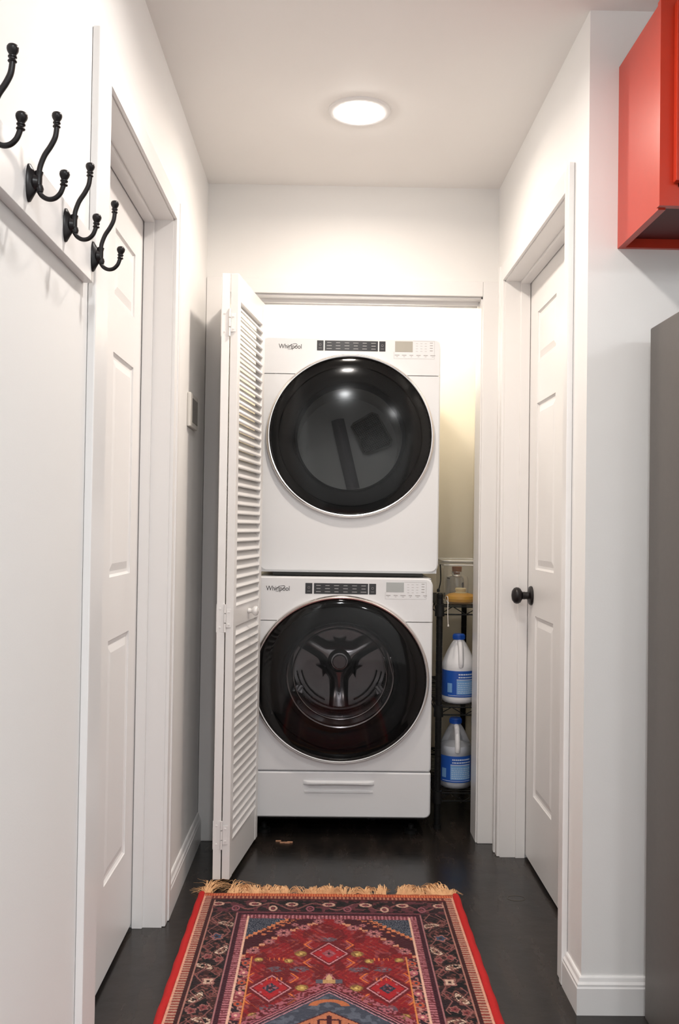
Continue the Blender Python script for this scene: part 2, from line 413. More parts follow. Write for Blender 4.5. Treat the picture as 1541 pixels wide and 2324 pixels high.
for z in (1.822, 0.862, 0.165):
    bm = B()
    box(bm, 0.108-0.085, 0.132-0.085, 2.9285-3.40, 2.9305-3.40, z-0.046, z+0.046, bev=0.0006, seg=1)
    box(bm, 0.140-0.085, 0.156-0.085, 2.9285-3.40, 2.9305-3.40, z-0.030, z+0.030, bev=0.0006, seg=1)
    for k in range(3):
        tube(bm, [(0.136-0.085, 2.927-3.40, z-0.045+0.031*k), (0.136-0.085, 2.927-3.40, z-0.017+0.031*k)], 0.0036, 10)
    for xx, zz in ((0.120, 0.03), (0.120, -0.03), (0.148, 0.02), (0.148, -0.02)):
        lathe(bm, [(0, 0), (0.0035, 0.0), (0.003, -0.0016), (0, -0.002)], (xx-0.085, 2.9285-3.40, z+zz), 'Y', 10)
    obj('hinge', bm, TRIM, bif, smooth=True)

# ------------------------------------------------------------------ washer and dryer
def rrect(cx, cz, hw, hh, rad, n):
    """n points round a rounded rectangle, by angle from its centre, radii = (bottom, top) corner radii"""
    rb, rt = rad; out = []
    for i in range(n):
        a = 2*math.pi*(i+0.5)/n; dx, dz = math.cos(a), math.sin(a)
        t = min(hw/abs(dx) if abs(dx) > 1e-9 else 9e9, hh/abs(dz) if abs(dz) > 1e-9 else 9e9)
        x, z = dx*t, dz*t
        r = rt if z > 0 else rb
        ccx, ccz = hw-r, hh-r
        if r > 0 and abs(x) > ccx-1e-9 and abs(z) > ccz-1e-9:
            # march along the ray to the corner arc
            sx_, sz_ = math.copysign(ccx, x), math.copysign(ccz, z)
            lo, hi = 0.0, t
            for _ in range(40):
                m_ = (lo+hi)/2; px, pz = dx*m_, dz*m_
                inside = not (abs(px) > ccx and abs(pz) > ccz and (px-sx_)**2+(pz-sz_)**2 > r*r)
                if inside: lo = m_
                else: hi = m_
            x, z = dx*lo, dz*lo
        out.append((cx+x, cz+z))
    return out
def loops(bm, ls, closed_cap=False):
    rings = [[bm.verts.new(p) for p in l] for l in ls]; n = len(rings[0])
    for A, Bq in zip(rings, rings[1:]):
        for j in range(n): bm.faces.new((A[j], A[(j+1) % n], Bq[(j+1) % n], Bq[j]))
    if closed_cap: bm.faces.new(rings[-1])
    return rings

def text_obj(s, size, m, parent, loc, name):
    cu = bpy.data.curves.new(name, 'FONT'); cu.body = s; cu.size = size; cu.align_x = 'CENTER'; cu.align_y = 'CENTER'; cu.extrude = 0.0004
    cu.space_character = 0.96
    t = bpy.data.objects.new(name, cu); COL.objects.link(t)
    dg = bpy.context.evaluated_depsgraph_get(); dg.update()
    me = bpy.data.meshes.new_from_object(t.evaluated_get(dg))
    bpy.data.objects.remove(t)
    me.materials.clear(); me.materials.append(m)
    me.transform(Matrix.Rotation(math.pi/2, 4, 'X'))
    o = bpy.data.objects.new(name, me); COL.objects.link(o); o.parent = parent; o.location = loc
    return o

HWM = 0.343
def machine(kind, label, cx, yf, z0, z1, ring, zseam, zdraw):
    """front-loading laundry machine; local origin = middle of its front bottom edge"""
    root = thing(kind, label, 'dryer' if kind == 'clothes_dryer' else 'washer', (cx, yf, z0))
    hh = z1-z0
    ra, rb, rcx, rcz = ring; rcx -= cx; rcz -= z0
    depth = 0.70
    N = 288
    zlow = (zdraw-z0) if zdraw else 0.0
    cz = (zlow+hh)/2 if zdraw else hh/2
    hz = (hh-zlow)/2 if zdraw else hh/2
    # front panel with a true opening, cut at the seam under the controls
    def front(za, zb, name):
        bm = B()
        radr = (0.004, 0.028) if zdraw else (0.030, 0.024)
        o1 = rrect(0, cz, HWM, hz, radr, N); o2 = rrect(0, cz, HWM-0.005, hz-0.005, (max(radr[0]-0.005, 0.001), radr[1]-0.005), N)
        hole = []
        for i, (x, z) in enumerate(o1):
            a = math.atan2(z-rcz, x-rcx); hole.append((rcx+ra*0.955*math.cos(a), rcz+rb*0.955*math.sin(a)))
        loops(bm, [[(x, 0.030, z) for x, z in o1], [(x, 0.005, z) for x, z in o1], [(x, 0.0014, z) for x, z in [((p[0]+q[0]*2)/3, (p[1]+q[1]*2)/3) for p, q in zip(o1, o2)]],
                   [(x, 0.0, z) for x, z in o2], [(x, 0.0, z) for x, z in hole], [(x, 0.045, z) for x, z in hole]])
        for zc, inner in ((za, True), (zb, False)):
            if zc is None: continue
            bmesh.ops.bisect_plane(bm, geom=bm.verts[:]+bm.edges[:]+bm.faces[:], plane_co=(0, 0, zc), plane_no=(0, 0, 1), clear_inner=inner, clear_outer=not inner)
        return obj(name, bm, WHITEE, root, smooth=True)
    zs = zseam-z0
    front(zs+0.0012, None, 'control_panel'); front(None, zs-0.0012, 'front_panel')
    # cabinet behind the front
    bm = B()
    t = 0.0035
    box(bm, -HWM+t, HWM-t, 0.030, depth, hh-0.006, hh-0.002)      # top
    box(bm, -HWM+t, -HWM+t+0.004, 0.030, depth, 0.03, hh-0.003); box(bm, HWM-t-0.004, HWM-t, 0.030, depth, 0.03, hh-0.003)
    box(bm, -HWM+t, HWM-t, depth-0.004, depth, 0.03, hh-0.003); box(bm, -HWM+t, HWM-t, 0.030, depth, 0.03, 0.034)
    obj('cabinet', bm, WHITEE, root)
    if zdraw:
        bm = B(); r = (0.022, 0.003); c2 = zlow/2-0.0015; h2 = zlow/2-0.0015
        o1 = rrect(0, c2, HWM, h2, r, 480); o2 = rrect(0, c2, HWM-0.005, h2-0.005, (0.017, 0.001), 480)
        loops(bm, [[(x, 0.030, z) for x, z in o1], [(x, 0.005, z) for x, z in o1], [(x, 0.0, z) for x, z in o2]], True)
        dr = obj('toe_panel', bm, WHITEE, root, smooth=True)
        # scooped handle: a proud lip over a shallow pocket
        bm = B(); zc = 0.196-z0; xc = 0.001
        prof = [(0.0, 0.024), (-0.009, 0.0225), (-0.0145, 0.018), (-0.0145, 0.011), (-0.011, 0.008), (0.0, 0.010)]
        n = 24; rows_ = []
        for i in range(n+1):
            u = -1+2*i/n; k = max(0.0, 1-abs(u)**10)
            rows_.append([bm.verts.new((xc+u*0.132, py*k-0.0002, zc+pz+0.003*(1-u*u)*(1 if j > 2 else 0.3))) for j, (py, pz) in enumerate(prof)])
        for A, Bq in zip(rows_, rows_[1:]):
            for j in range(len(prof)-1): bm.faces.new((A[j], A[j+1], Bq[j+1], Bq[j]))
        obj('drawer_handle', bm, WHITEE, root, smooth=True)
        bm = B(); box(bm, xc-0.128, xc+0.128, -0.003, 0.002, zc-0.022, zc-0.013, bev=0.0014); obj('handle_ledge', bm, WHITEE, root, smooth=True)
    # chrome ring, glass, dark inner rim, drum
    c = (rcx, 0, rcz); sx = ra/rb; Rb = rb
    bm = B()
    lathe(bm, [(Rb*1.0, 0.001), (Rb*1.0, -0.010), (Rb*0.995, -0.018), (Rb*0.985, -0.0235), (Rb*0.972, -0.026), (Rb*0.962, -0.0255), (Rb*0.955, -0.022), (Rb*0.952, -0.014), (Rb*0.952, 0.03)], c, 'Y', 128, sx=sx)
    obj('door_ring', bm, CHROME, root, smooth=True, label='chrome ring round the door')
    bm = B()
    pr = [(Rb*0.953, -0.016), (Rb*0.93, -0.0205), (Rb*0.85, -0.0255), (Rb*0.7, -0.0290), (Rb*0.5, -0.0315), (Rb*0.25, -0.033), (0, -0.0335)]
    lathe(bm, pr, c, 'Y', 96, sx=sx)
    obj('door_glass', bm, WASHGLASS if zdraw else DRYGLASS, root, smooth=True, label='dark tinted convex door glass')
    bm = B(); R2 = 0.64 if not zdraw else 0.625
    s2 = lambda q: q
    lathe(bm, [(Rb*0.952, 0.004), (Rb*0.86, 0.006), (Rb*0.85, 0.016), (Rb*0.70, 0.022), (Rb*0.665, 0.03), (Rb*(R2+0.015), 0.06), (Rb*R2, 0.11)], c, 'Y', 96, sx=sx)
    obj('door_rim', bm, RUBBER, root, smooth=True)
    return root, (rcx, rcz, ra, rb, R2)

wash, (rx, rz, ra, rb, R2) = machine('washing_machine', 'white front-loading washing machine standing on the closet floor, below the dryer', 0.518, 3.376, 0.082, 0.974,
                                     (0.331, 0.312, 0.520, 0.597), 0.811, 0.2535)
dry, (dx, dz, da, db, D2) = machine('clothes_dryer', 'white front-loading dryer stacked on top of the washing machine', 0.546, 3.456, 0.992, 1.889,
                                    (0.322, 0.3145, 0.546, 1.511), 1.747, None)

def controls(root, wide, zc, half, xs, mk, lcd, lcdm):
    """xs = left button, middle bank, right button spans (local x)"""
    for nm, (a, b) in zip(('power_button', 'cycle_buttons', 'start_button'), xs):
        bm = B(); box(bm, a, b, -0.0012, 0.002, zc-half, zc+half, bev=0.0006, seg=1); p = obj(nm, bm, PANELK, root, label='dark touch keys' if nm == 'cycle_buttons' else None)
        if nm == 'cycle_buttons':
            bm = B()
            for r in range(3):
                for k in range(6):
                    x = a+(b-a)*(k+0.5)/6; w = (b-a)/6*random.uniform(0.22, 0.32)
                    box(bm, x-w, x+w, -0.0016, -0.0010, zc+(1-r)*half*0.58-0.0009, zc+(1-r)*half*0.58+0.0009)
            obj('key_print', bm, MARKW, p, kind='stuff')
        else:
            bm = B(); m_ = (a+b)/2; box(bm, m_-0.006, m_+0.006, -0.0016, -0.0010, zc-half*0.55, zc-half*0.55+0.0012)
            lathe(bm, [(0.0036, -0.0016), (0.0044, -0.0016), (0.0044, -0.0010), (0.0036, -0.0010)], (m_, 0, zc+0.003), 'Y', 16)
            obj('key_print', bm, MARKD, p, kind='stuff')
    (a, b, za, zb) = lcd
    bm = B(); box(bm, a, b, -0.0008, 0.002, za, zb, bev=0.0004, seg=1); obj('display', bm, lcdm, root)
    bm = B()
    for k in range(6): 
        x = a+0.008+k*0.0275; w = random.uniform(0.006, 0.010); box(bm, x-w, x+w, -0.0005, 0.001, za-0.0135, za-0.0112)
        box(bm, x-w*0.4, x+w*0.4, -0.0005, 0.001, za-0.0185, za-0.0172)
    for r in range(4):
        box(bm, b+0.066, b+0.077, -0.0005, 0.001, zb-0.006-r*0.010, zb-0.0038-r*0.010)
        for k in range(3): box(bm, b+0.012+k*0.017, b+0.020+k*0.017, -0.0005, 0.001, zb-0.008-r*0.010, zb-0.0072-r*0.010)
    # thin outline round the settings block
    x0, x1, y0, y1 = a-0.004, b+0.084, za-0.026, zb+0.002
    for (p, q, r_, s_) in ((x0, x1, y0, y0+0.0006), (x1-0.0006, x1, y0, y1), (b+0.002, x1, y1-0.0006, y1), (x0, x0+0.0006, y0, za)):
        box(bm, p, q, -0.0004, 0.001, r_, s_)
    obj('settings_print', bm, MARKD, root, kind='stuff')

controls(wash, True, 0.932-0.082, 0.020, ((-0.134, -0.108), (-0.102, 0.100), (0.104, 0.130)), 0, (0.168, 0.234, 0.922-0.082, 0.958-0.082), LCD)
controls(dry, True, 1.858-0.992, 0.0195, ((-0.133, -0.108), (-0.103, 0.101), (0.106, 0.130)), 0, (0.167, 0.235, 1.838-0.992, 1.879-0.992), LCDW)
for root, lx, lz in ((wash, 0.282-0.518, 0.930-0.082), (dry, 0.311-0.546, 1.852-0.992)):
    tname = text_obj('Whirlpool', 0.0235, LOGO, root, (lx, -0.0006, lz), 'logo')
    wdt = max(v.co.x for v in tname.data.vertices)-min(v.co.x for v in tname.data.vertices)
    tname.scale = (0.0875/wdt, 1, 1.08)
    # the swoosh ring through the middle letters
    pts = []
    for i in range(40):
        a = math.radians(-150+300*i/39)
        x, z = 0.021*math.cos(a), 0.0075*math.sin(a); ca, sa = math.cos(0.42), math.sin(0.42)
        pts.append((lx+0.006+x*ca-z*sa, -0.0007, lz+x*sa+z*ca))
    bm = B(); tube(bm, pts, [0.0004+0.0005*math.sin(math.pi*i/39) for i in range(40)], 6); obj('logo_swoosh', bm, LOGO if root is wash else LOGO, root)

# washer drum
def ring_pt(cx_, cz_, a, r, sx_=1.0): return (cx_+math.cos(a)*r*sx_, cz_+math.sin(a)*r)
bm = B(); Rw = rb*R2; sxw = ra/rb
lathe(bm, [(Rw*1.02, 0.112), (Rw*1.06, 0.13), (Rw*1.06, 0.30), (Rw*1.02, 0.345), (Rw*0.96, 0.36), (0, 0.372)], (rx, 0, rz), 'Y', 96, sx=1.02)
obj('drum', bm, STEEL, wash, smooth=True, label='perforated steel drum')
bm = B()                                              # door bowl ring inside the glass
tube(bm, [(rx+math.cos(a)*Rw*1.04, 0.06, rz+math.sin(a)*Rw*1.0) for a in [2*math.pi*k/64 for k in range(70)]], 0.006, 8, closed=True)
tube(bm, [(rx+math.cos(a)*Rw*0.93, 0.115, rz+math.sin(a)*Rw*0.90) for a in [2*math.pi*k/64 for k in range(70)]], 0.004, 8, closed=True)
obj('bowl_ring', bm, STEELD, wash, smooth=True)
# spoked back plate: three flaring arms (one straight down) round a hub
bm = B(); hubz = rz+0.020; hy = 0.335
def arm(ang):
    L0, L1 = 0.022, Rw*0.97; n = 14; ra_, rb_ = [], []
    ca, sa = math.cos(ang), math.sin(ang)
    secs = []
    for i in range(n+1):
        u = i/n; r_ = L0+(L1-L0)*u
        wdt = 0.026+0.010*(1-u)**2*2+0.052*max(0, (0.35-u)/0.35)**1.5+0.014*u
        hgt = 0.030*(1-0.55*u)
        sec = []
        for k in range(7):
            q = -1+2*k/6; sec.append(bm.verts.new((rx+ca*r_-sa*q*wdt, hy-hgt*(1-q*q)**0.8+0.012, hubz+sa*r_+ca*q*wdt)))
        secs.append(sec)
    for A, Bq in zip(secs, secs[1:]):
        for k in range(6): bm.faces.new((A[k], A[k+1], Bq[k+1], Bq[k]))
for a in (-90, 30, 150): arm(math.radians(a))
lathe(bm, [(0.052, hy), (0.045, hy-0.024), (0.034, hy-0.034), (0.0, hy-0.036)], (rx, 0, hubz), 'Y', 40)
obj('drum_spokes', bm, STEELD, wash, smooth=True)
bm = B(); lathe(bm, [(0.029, hy-0.030), (0.029, hy-0.046), (0.026, hy-0.050), (0.0, hy-0.050)], (rx, 0, hubz), 'Y', 32); obj('drum_hub', bm, mat('hub_grey', (0.34, 0.31, 0.32), 0.4, metal=0.6), wash, smooth=True)
bm = B()
for i in range(72):
    a = math.radians(190+160*i/71)
    for k, rr in enumerate((0.90, 0.80, 0.985)):
        if rr == 0.80 and not (abs(math.degrees(a)-270) > 22): continue
        x, z = rx+math.cos(a+0.012*k)*Rw*rr, rz+math.sin(a+0.012*k)*Rw*rr
        y = 0.352 if rr < 0.95 else 0.33
        lathe(bm, [(0.0, y-0.003), (0.0034, y-0.003), (0.0034, y+0.002)], (x, 0, z), 'Y', 8)
obj('drum_holes', bm, DARK, wash, kind='stuff')
for i, a in enumerate((90, 210, 330)):               # lifter vanes
    bm = B(); n = 10; secs = []
    for k in range(n+1):
        y = 0.14+0.17*k/n; sec = []
        for q in (-1, -0.5, 0, 0.5, 1):
            ang = math.radians(a)+q*0.16*(1-0.25*k/n); r_ = Rw*1.05-0.040*(1-q*q)
            sec.append(bm.verts.new((rx+math.cos(ang)*r_*1.02, y, rz+math.sin(ang)*r_)))
        secs.append(sec)
    for A, Bq in zip(secs, secs[1:]):
        for k in range(4): bm.faces.new((A[k], A[k+1], Bq[k+1], Bq[k]))
    obj('lifter', bm, STEELD, wash, smooth=True)
# base and feet in the shadow under the washer
bm = B(); box(bm, -0.335, 0.335, 0.16, 0.66, -0.055, 0.03)
obj('plinth', bm, RUBBER, wash)
for x in (-0.28, 0.28):
    for y in (0.09, 0.60):
        bm = B(); lathe(bm, [(0, -0.082), (0.024, -0.082), (0.024, -0.070), (0.010, -0.066), (0.010, -0.05)], (x, y, 0), 'Z', 20); obj('foot', bm, RUBBER, wash, smooth=True)

# dryer drum
bm = B(); Rd = db*D2
lathe(bm, [(Rd*1.0, 0.108), (Rd*1.12, 0.14), (Rd*1.12, 0.42), (Rd*1.05, 0.47), (0, 0.48)], (dx, 0, dz), 'Y', 80, sx=1.02)
obj('drum', bm, DRUMW, dry, smooth=True, label='pale dryer drum')
S3 = 0.322/705.0
def dz_pt(px, py): return (dx+(px-755)*S3*1.0, dz-(py-725)*S3*1.0)
bm = B()
(xa, za), (xb, zb) = dz_pt(655, 470), dz_pt(815, 1130)
dv = Vector((xb-xa, 0, zb-za)); nv = Vector((-dv.z, 0, dv.x)).normalized()
secs = []
for i in range(9):
    p = Vector((xa, 0.46, za))+dv*(i/8); w = 0.028
    secs.append([bm.verts.new(p+nv*w*q+Vector((0, -0.035*(1-q*q), 0))) for q in (-1, -0.5, 0, 0.5, 1)])
for A, Bq in zip(secs, secs[1:]):
    for k in range(4): bm.faces.new((A[k], A[k+1], Bq[k+1], Bq[k]))
obj('vane', bm, VANE, dry, smooth=True, label='dark tumbling vane')
# lint screen: rounded frame with a lattice
crn = [dz_pt(*p) for p in ((1010, 385), (1190, 695), (915, 800), (850, 640), (778, 525))]
bm = B(); fy = 0.44
pts = smooth_curve([(x, fy, z) for x, z in crn+crn[:1]], 8)[:-1]
sharp = []
for i in range(len(crn)):
    p, q = Vector((crn[i][0], fy, crn[i][1])), Vector((crn[(i+1) % len(crn)][0], fy, crn[(i+1) % len(crn)][1]))
    for k in (0.12, 0.5, 0.88): sharp.append(p.lerp(q, k))
tube(bm, sharp, 0.004, 8, closed=True)
obj('lint_frame', bm, LINT, dry, smooth=True)
bm = B()
vs = [bm.verts.new(p+Vector((0, 0.012, 0))) for p in sharp]; bm.faces.new(vs); obj('lint_back', bm, RUBBER, dry)
bm = B()
def clip_line(p, d):
    ts = []
    n = len(sharp)
    for i in range(n):
        a, b = sharp[i], sharp[(i+1) % n]; ex, ez = b.x-a.x, b.z-a.z
        den = d[0]*ez-d[1]*ex
        if abs(den) < 1e-9: continue
        t = ((a.x-p[0])*ez-(a.z-p[1])*ex)/den; s = ((a.x-p[0])*d[1]-(a.z-p[1])*d[0])/den
        if 0 <= s <= 1: ts.append(t)
    return sorted(ts)
cxl, czl = sum(p.x for p in sharp)/len(sharp), sum(p.z for p in sharp)/len(sharp)
for ang in (math.radians(28), math.radians(-55)):
    d = (math.cos(ang), math.sin(ang)); nn = (-d[1], d[0])
    for k in range(-11, 12):
        p = (cxl+nn[0]*0.0085*k, czl+nn[1]*0.0085*k); ts = clip_line(p, d)
        if len(ts) >= 2:
            tube(bm, [(p[0]+d[0]*ts[0], fy+0.004, p[1]+d[1]*ts[0]), (p[0]+d[0]*ts[-1], fy+0.004, p[1]+d[1]*ts[-1])], 0.0014, 5)
obj('lint_mesh', bm, LINT, dry, kind='stuff')
bm = B(); box(bm, -0.290, 0.285, 0.012, 0.62, -0.0165, 0.032); obj('stacking_rail', bm, DARK, dry, label='dark rail between the two machines')
bm = B(); box(bm, -0.338, 0.338, 0.008, 0.64, -0.004, 0.0315, bev=0.002); obj('underside_lip', bm, WHITEE, dry, smooth=True)

# ------------------------------------------------------------------ coat hooks and their board
brd = boxobj('hook_board', (0.0, 0.019, 0.42, 1.688, 1.611, 1.700), TRIM, bev=0.0015)
tag(brd, 'long white wooden board on the left wall carrying black coat hooks', 'board')
def hook_proto():
    root = thing('coat_hook', '', 'hook')
    bm = B()                                          # oval back plate: a shallow pointed dome on the board
    n = 28; prof = [(1.0, 0.0), (0.98, 0.003), (0.80, 0.006), (0.5, 0.011), (0.3, 0.0165)]
    rr = []
    for s, h in prof: rr.append([bm.verts.new((h, math.cos(2*math.pi*k/n)*0.0125*s, math.sin(2*math.pi*k/n)*0.0285*s)) for k in range(n)])
    for A, Bq in zip(rr, rr[1:]):
        for k in range(n): bm.faces.new((A[k], A[(k+1) % n], Bq[(k+1) % n], Bq[k]))
    bm.faces.new(rr[-1]); bm.faces.new(rr[0][::-1])
    obj('back_plate', bm, BLACKM, root, smooth=True)
    bm = B()
    tube(bm, [(0.010, 0, 0.0), (0.016, 0, 0.0)], [0.012, 0.010], 14)
    tube(bm, [(0.0155, 0, 0.0165), (0.0150, 0, 0.010), (0.0150, 0, -0.004), (0.0145, 0, -0.010)], [0.0062, 0.0052, 0.0052, 0.006], 12)
    lathe(bm, [(0, -0.006), (0.005, -0.005), (0.0062, 0.0), (0.005, 0.005), (0, 0.006)], (0.0165, 0, -0.0085), 'Z', 14)
    obj('socket', bm, BLACKM, root, smooth=True)
    def end(bm, tip, d):
        tip = Vector(tip); d = Vector(d).normalized(); m = d.to_track_quat('Z', 'Y').to_matrix()
        b2 = B(); lathe(b2, [(0, -0.024), (0.0036, -0.024), (0.0052, -0.0232), (0.0058, -0.0222), (0.0050, -0.0208), (0.0042, -0.0198), (0.0044, -0.0180), (0.0056, -0.0172), (0.0056, -0.0160), (0.0042, -0.0146),
                               (0.0052, -0.0125), (0.0068, -0.0098), (0.0076, -0.0068), (0.0074, -0.0042), (0.0060, -0.0018), (0.0034, -0.0004), (0, 0)], n=18)
        tmp = bpy.data.meshes.new('tmp'); b2.to_mesh(tmp); b2.free()
        tmp.transform(Matrix.Translation(tip) @ m.to_4x4()); bm.from_mesh(tmp); bpy.data.meshes.remove(tmp)
    bm = B()
    tube(bm, smooth_curve([(0.0155, 0, 0.010), (0.0165, 0, 0.023), (0.0225, 0, 0.040), (0.0315, 0, 0.0545), (0.0375, 0, 0.067), (0.0395, 0, 0.078), (0.0397, 0, 0.084)], 6), 0.0040, 12)
    end(bm, (0.0400, 0, 0.1055), (0.02, 0, 1)); obj('upper_prong', bm, BLACKM, root, smooth=True)
    bm = B()
    tube(bm, smooth_curve([(0.0150, 0, -0.004), (0.0155, 0, -0.011), (0.0205, 0, -0.019), (0.0295, 0, -0.0235), (0.0390, 0, -0.0220), (0.0465, 0, -0.0150), (0.0505, 0, -0.0055), (0.0515, 0, 0.000)], 6), 0.0036, 12)
    end(bm, (0.0530, 0, 0.0200), (0.06, 0, 1)); obj('lower_prong', bm, BLACKM, root, smooth=True)
    return root
hk = hook_proto()
HL = ['black double coat hook nearest the viewer, its base cut off by the photo edge', 'black double coat hook second nearest the viewer on the white board',
      'black double coat hook third from the viewer, second from the board end', 'black double coat hook at the far end of the white board by the door']
for i, y in enumerate((1.132, 1.318, 1.503, 1.678)):
    if i == 0: r = hk
    else:
        r = hk.copy(); COL.objects.link(r)
        for ch in list(hk.children):
            c = ch.copy(); COL.objects.link(c); c.parent = r
    r.location = (0.0190, y, 1.658); r['label'] = HL[i]; r['group'] = 'coat hooks on the board'

# ------------------------------------------------------------------ thermostat
th = thing('thermostat', 'small beige thermostat on the left wall beside the bifold door', 'thermostat', (0, 3.02, 1.54))
bm = B(); box(bm, 0.0, 0.013, -0.078, 0.080, -0.056, 0.056, bev=0.004); obj('housing', bm, THERM, th, smooth=True)
bm = B(); box(bm, 0.0128, 0.0142, -0.045, 0.066, -0.040, 0.040, bev=0.0006); obj('screen', bm, THERMD, th)

# ------------------------------------------------------------------ recessed ceiling lights
def can_light(name, label, x, y, power, color, lens=True):
    root = thing(name, label, 'light', (x, y, H), group=None)
    bm = B()
    lathe(bm, [(0.096, 0.0), (0.095, -0.004), (0.088, -0.007), (0.076, -0.0065), (0.072, -0.003), (0.070, 0.0), (0.070, -0.0005)], n=56)
    obj('trim_ring', bm, TRIM, root, smooth=True)
    bm = B(); lathe(bm, [(0.0685, -0.002), (0.067, -0.006), (0.060, -0.012), (0.04, -0.018), (0.02, -0.0205), (0, -0.021)], n=40)
    obj('lens', bm, LENS, root, smooth=True, label='glowing white lens')
    area_light(name+'_light', (0, 0, -0.0225), (0, 0, 0), 0.10, power, color, parent=root, spread=math.radians(165))
    return root
can_light('ceiling_light', 'round recessed ceiling light glowing above the hall, in view', 0.543, 2.752, CAN_P, WARM)
can_light('ceiling_light', 'round recessed ceiling light overhead near the hooks, out of view', 0.55, 1.70, CAN_P, MIDW)
can_light('ceiling_light', 'round recessed kitchen ceiling light nearest the viewer, out of view', 0.55, -0.10, KITCHEN_P, COOL)
can_light('ceiling_light', 'round recessed kitchen ceiling light toward the side wall, out of view', 2.6, -0.9, KITCHEN_P, COOL)
can_light('ceiling_light', 'round recessed kitchen ceiling light at the rear, out of view', 1.4, -1.5, KITCHEN_P, COOL)
pn = thing('added_fill_panel', 'wide flat panel added as fill light on the kitchen ceiling, out of view', 'light', (2.8, -0.7, H))  # added fill light, not a known fixture of the kitchen
bm = B(); box(bm, -0.62, 0.62, -0.32, 0.32, -0.05, 0.0, bev=0.004); obj('frame', bm, TRIM, pn)
bm = B(); box(bm, -0.59, 0.59, -0.29, 0.29, -0.054, -0.049); obj('diffuser', bm, emit('fill_panel_glow', (0.95, 0.98, 1.0), 3.0), pn)
area_light('panel_light', (0, 0, -0.058), (0, 0, 0), 1.15, FILL_P, COOL, 'RECTANGLE', 0.55, pn)
# closet lamp: a globe on the closet ceiling
cl = thing('closet_lamp', 'small globe lamp on the closet ceiling above the dryer', 'light', (0.62, 3.80, H))
bm = B(); lathe(bm, [(0.0, 0.0), (0.055, 0.0), (0.055, -0.018), (0.03, -0.03), (0.025, -0.05)], n=28); obj('lamp_base', bm, TRIM, cl, smooth=True)
bm = B(); lathe(bm, [(0.025, -0.048), (0.04, -0.065), (0.05, -0.09), (0.046, -0.118), (0.028, -0.138), (0, -0.145)], n=28); obj('bulb', bm, emit('bulb_glow', (1.0, 0.95, 0.86), 10), cl, smooth=True)
pl = bpy.data.lights.new('closet_light', 'POINT'); pl.energy = CLOSET_P; pl.color = (1.0, 0.965, 0.90); pl.shadow_soft_size = 0.05
po = bpy.data.objects.new('closet_light', pl); COL.objects.link(po); po.parent = cl; po.location = (0, 0, -0.20)

# ------------------------------------------------------------------ pull cord over the dryer
bm = B()
tube(bm, smooth_curve([(0.745, 3.62, 2.44), (0.744, 3.62, 2.15), (0.749, 3.62, 2.052)], 6), 0.0016, 6)
tube(bm, smooth_curve([(0.752, 3.62, 2.045), (0.738, 3.62, 2.043), (0.720, 3.62, 2.005), (0.690, 3.62, 1.93), (0.672, 3.62, 1.886)], 6), 0.0024, 6)
tube(bm, smooth_curve([(0.752, 3.62, 2.045), (0.745, 3.62, 2.015), (0.727, 3.62, 1.96), (0.702, 3.62, 1.886)], 6), 0.0022, 6)
tube(bm, smooth_curve([(0.750, 3.62, 2.048), (0.762, 3.62, 2.026), (0.775, 3.62, 2.012), (0.787, 3.62, 2.007)], 6), [0.0025]*6+[0.0035]*6+[0.0042]*6+[0.004], 6)
lathe(bm, [(0, -0.005), (0.004, -0.003), (0.005, 0), (0.004, 0.003), (0, 0.005)], (0.750, 3.62, 2.047), n=10)
o = obj('pull_cord', bm, STRING, smooth=True); tag(o, 'white knotted cord hanging above the dryer top', 'cord')

# ------------------------------------------------------------------ wire rack beside the machines
RX0, RX1, RY0, RY1 = 0.905, 1.110, 3.520, 4.24
rk = thing('wire_rack', 'narrow black wire shelving rack beside the washing machine', 'rack', (RX0, RY0, 0))
for x in (0, RX1-RX0):
    for y in (0, RY1-RY0):
        bm = B()
        pr = [(0, 0.0), (0.016, 0.0), (0.016, 0.012), (0.0125, 0.014)]
        for k in range(33): pr += [(0.0125, 0.016+k*0.0265), (0.0125, 0.040+k*0.0265), (0.0118, 0.0405+k*0.0265), (0.0118, 0.042+k*0.0265)]
        pr += [(0.0125, 0.895), (0.0135, 0.897), (0.0135, 0.906), (0.008, 0.911), (0, 0.912)]
        lathe(bm, pr, (x, y, 0), n=16); obj('post', bm, WIREB, rk, smooth=True)
SHZ = (0.135, 0.468, 0.858)
for zs_ in SHZ:
    bm = B(); a, b, c_, d_ = 0.0, RX1-RX0, 0.0, RY1-RY0
    for zz in (zs_, zs_-0.030):
        for y in (c_, d_): tube(bm, [(a, y, zz), (b, y, zz)], 0.003, 6)
        for x in (a, b): tube(bm, [(x, c_, zz), (x, d_, zz)], 0.003, 6)
    for y in (c_, d_):                                   # zigzag truss
        n = 4; pts = [(a+(b-a)*k/n, y, zs_ if k % 2 else zs_-0.030) for k in range(n+1)]; 
        for p, q in zip(pts, pts[1:]): tube(bm, [p, q], 0.002, 5)
    for x in (a, b):
        n = 12; pts = [(x, c_+(d_-c_)*k/n, zs_ if k % 2 else zs_-0.030) for k in range(n+1)]
        for p, q in zip(pts, pts[1:]): tube(bm, [p, q], 0.002, 5)
    sh = obj('shelf', bm, WIREB, rk)
    bm = B()
    for k in range(1, 30): 
        y = c_+(d_-c_)*k/30; tube(bm, [(a, y, zs_+0.003), (b, y, zs_+0.003)], 0.0018, 5)
    obj('deck_wires', bm, WIREB, sh, kind='stuff')
    for x in (a, b):
        for y in (c_, d_):
            bm = B(); lathe(bm, [(0.0125, -0.038), (0.019, -0.037), (0.0165, 0.008), (0.0125, 0.010)], (x, y, zs_), n=18); obj('collar', bm, RUBBER, sh, smooth=True)

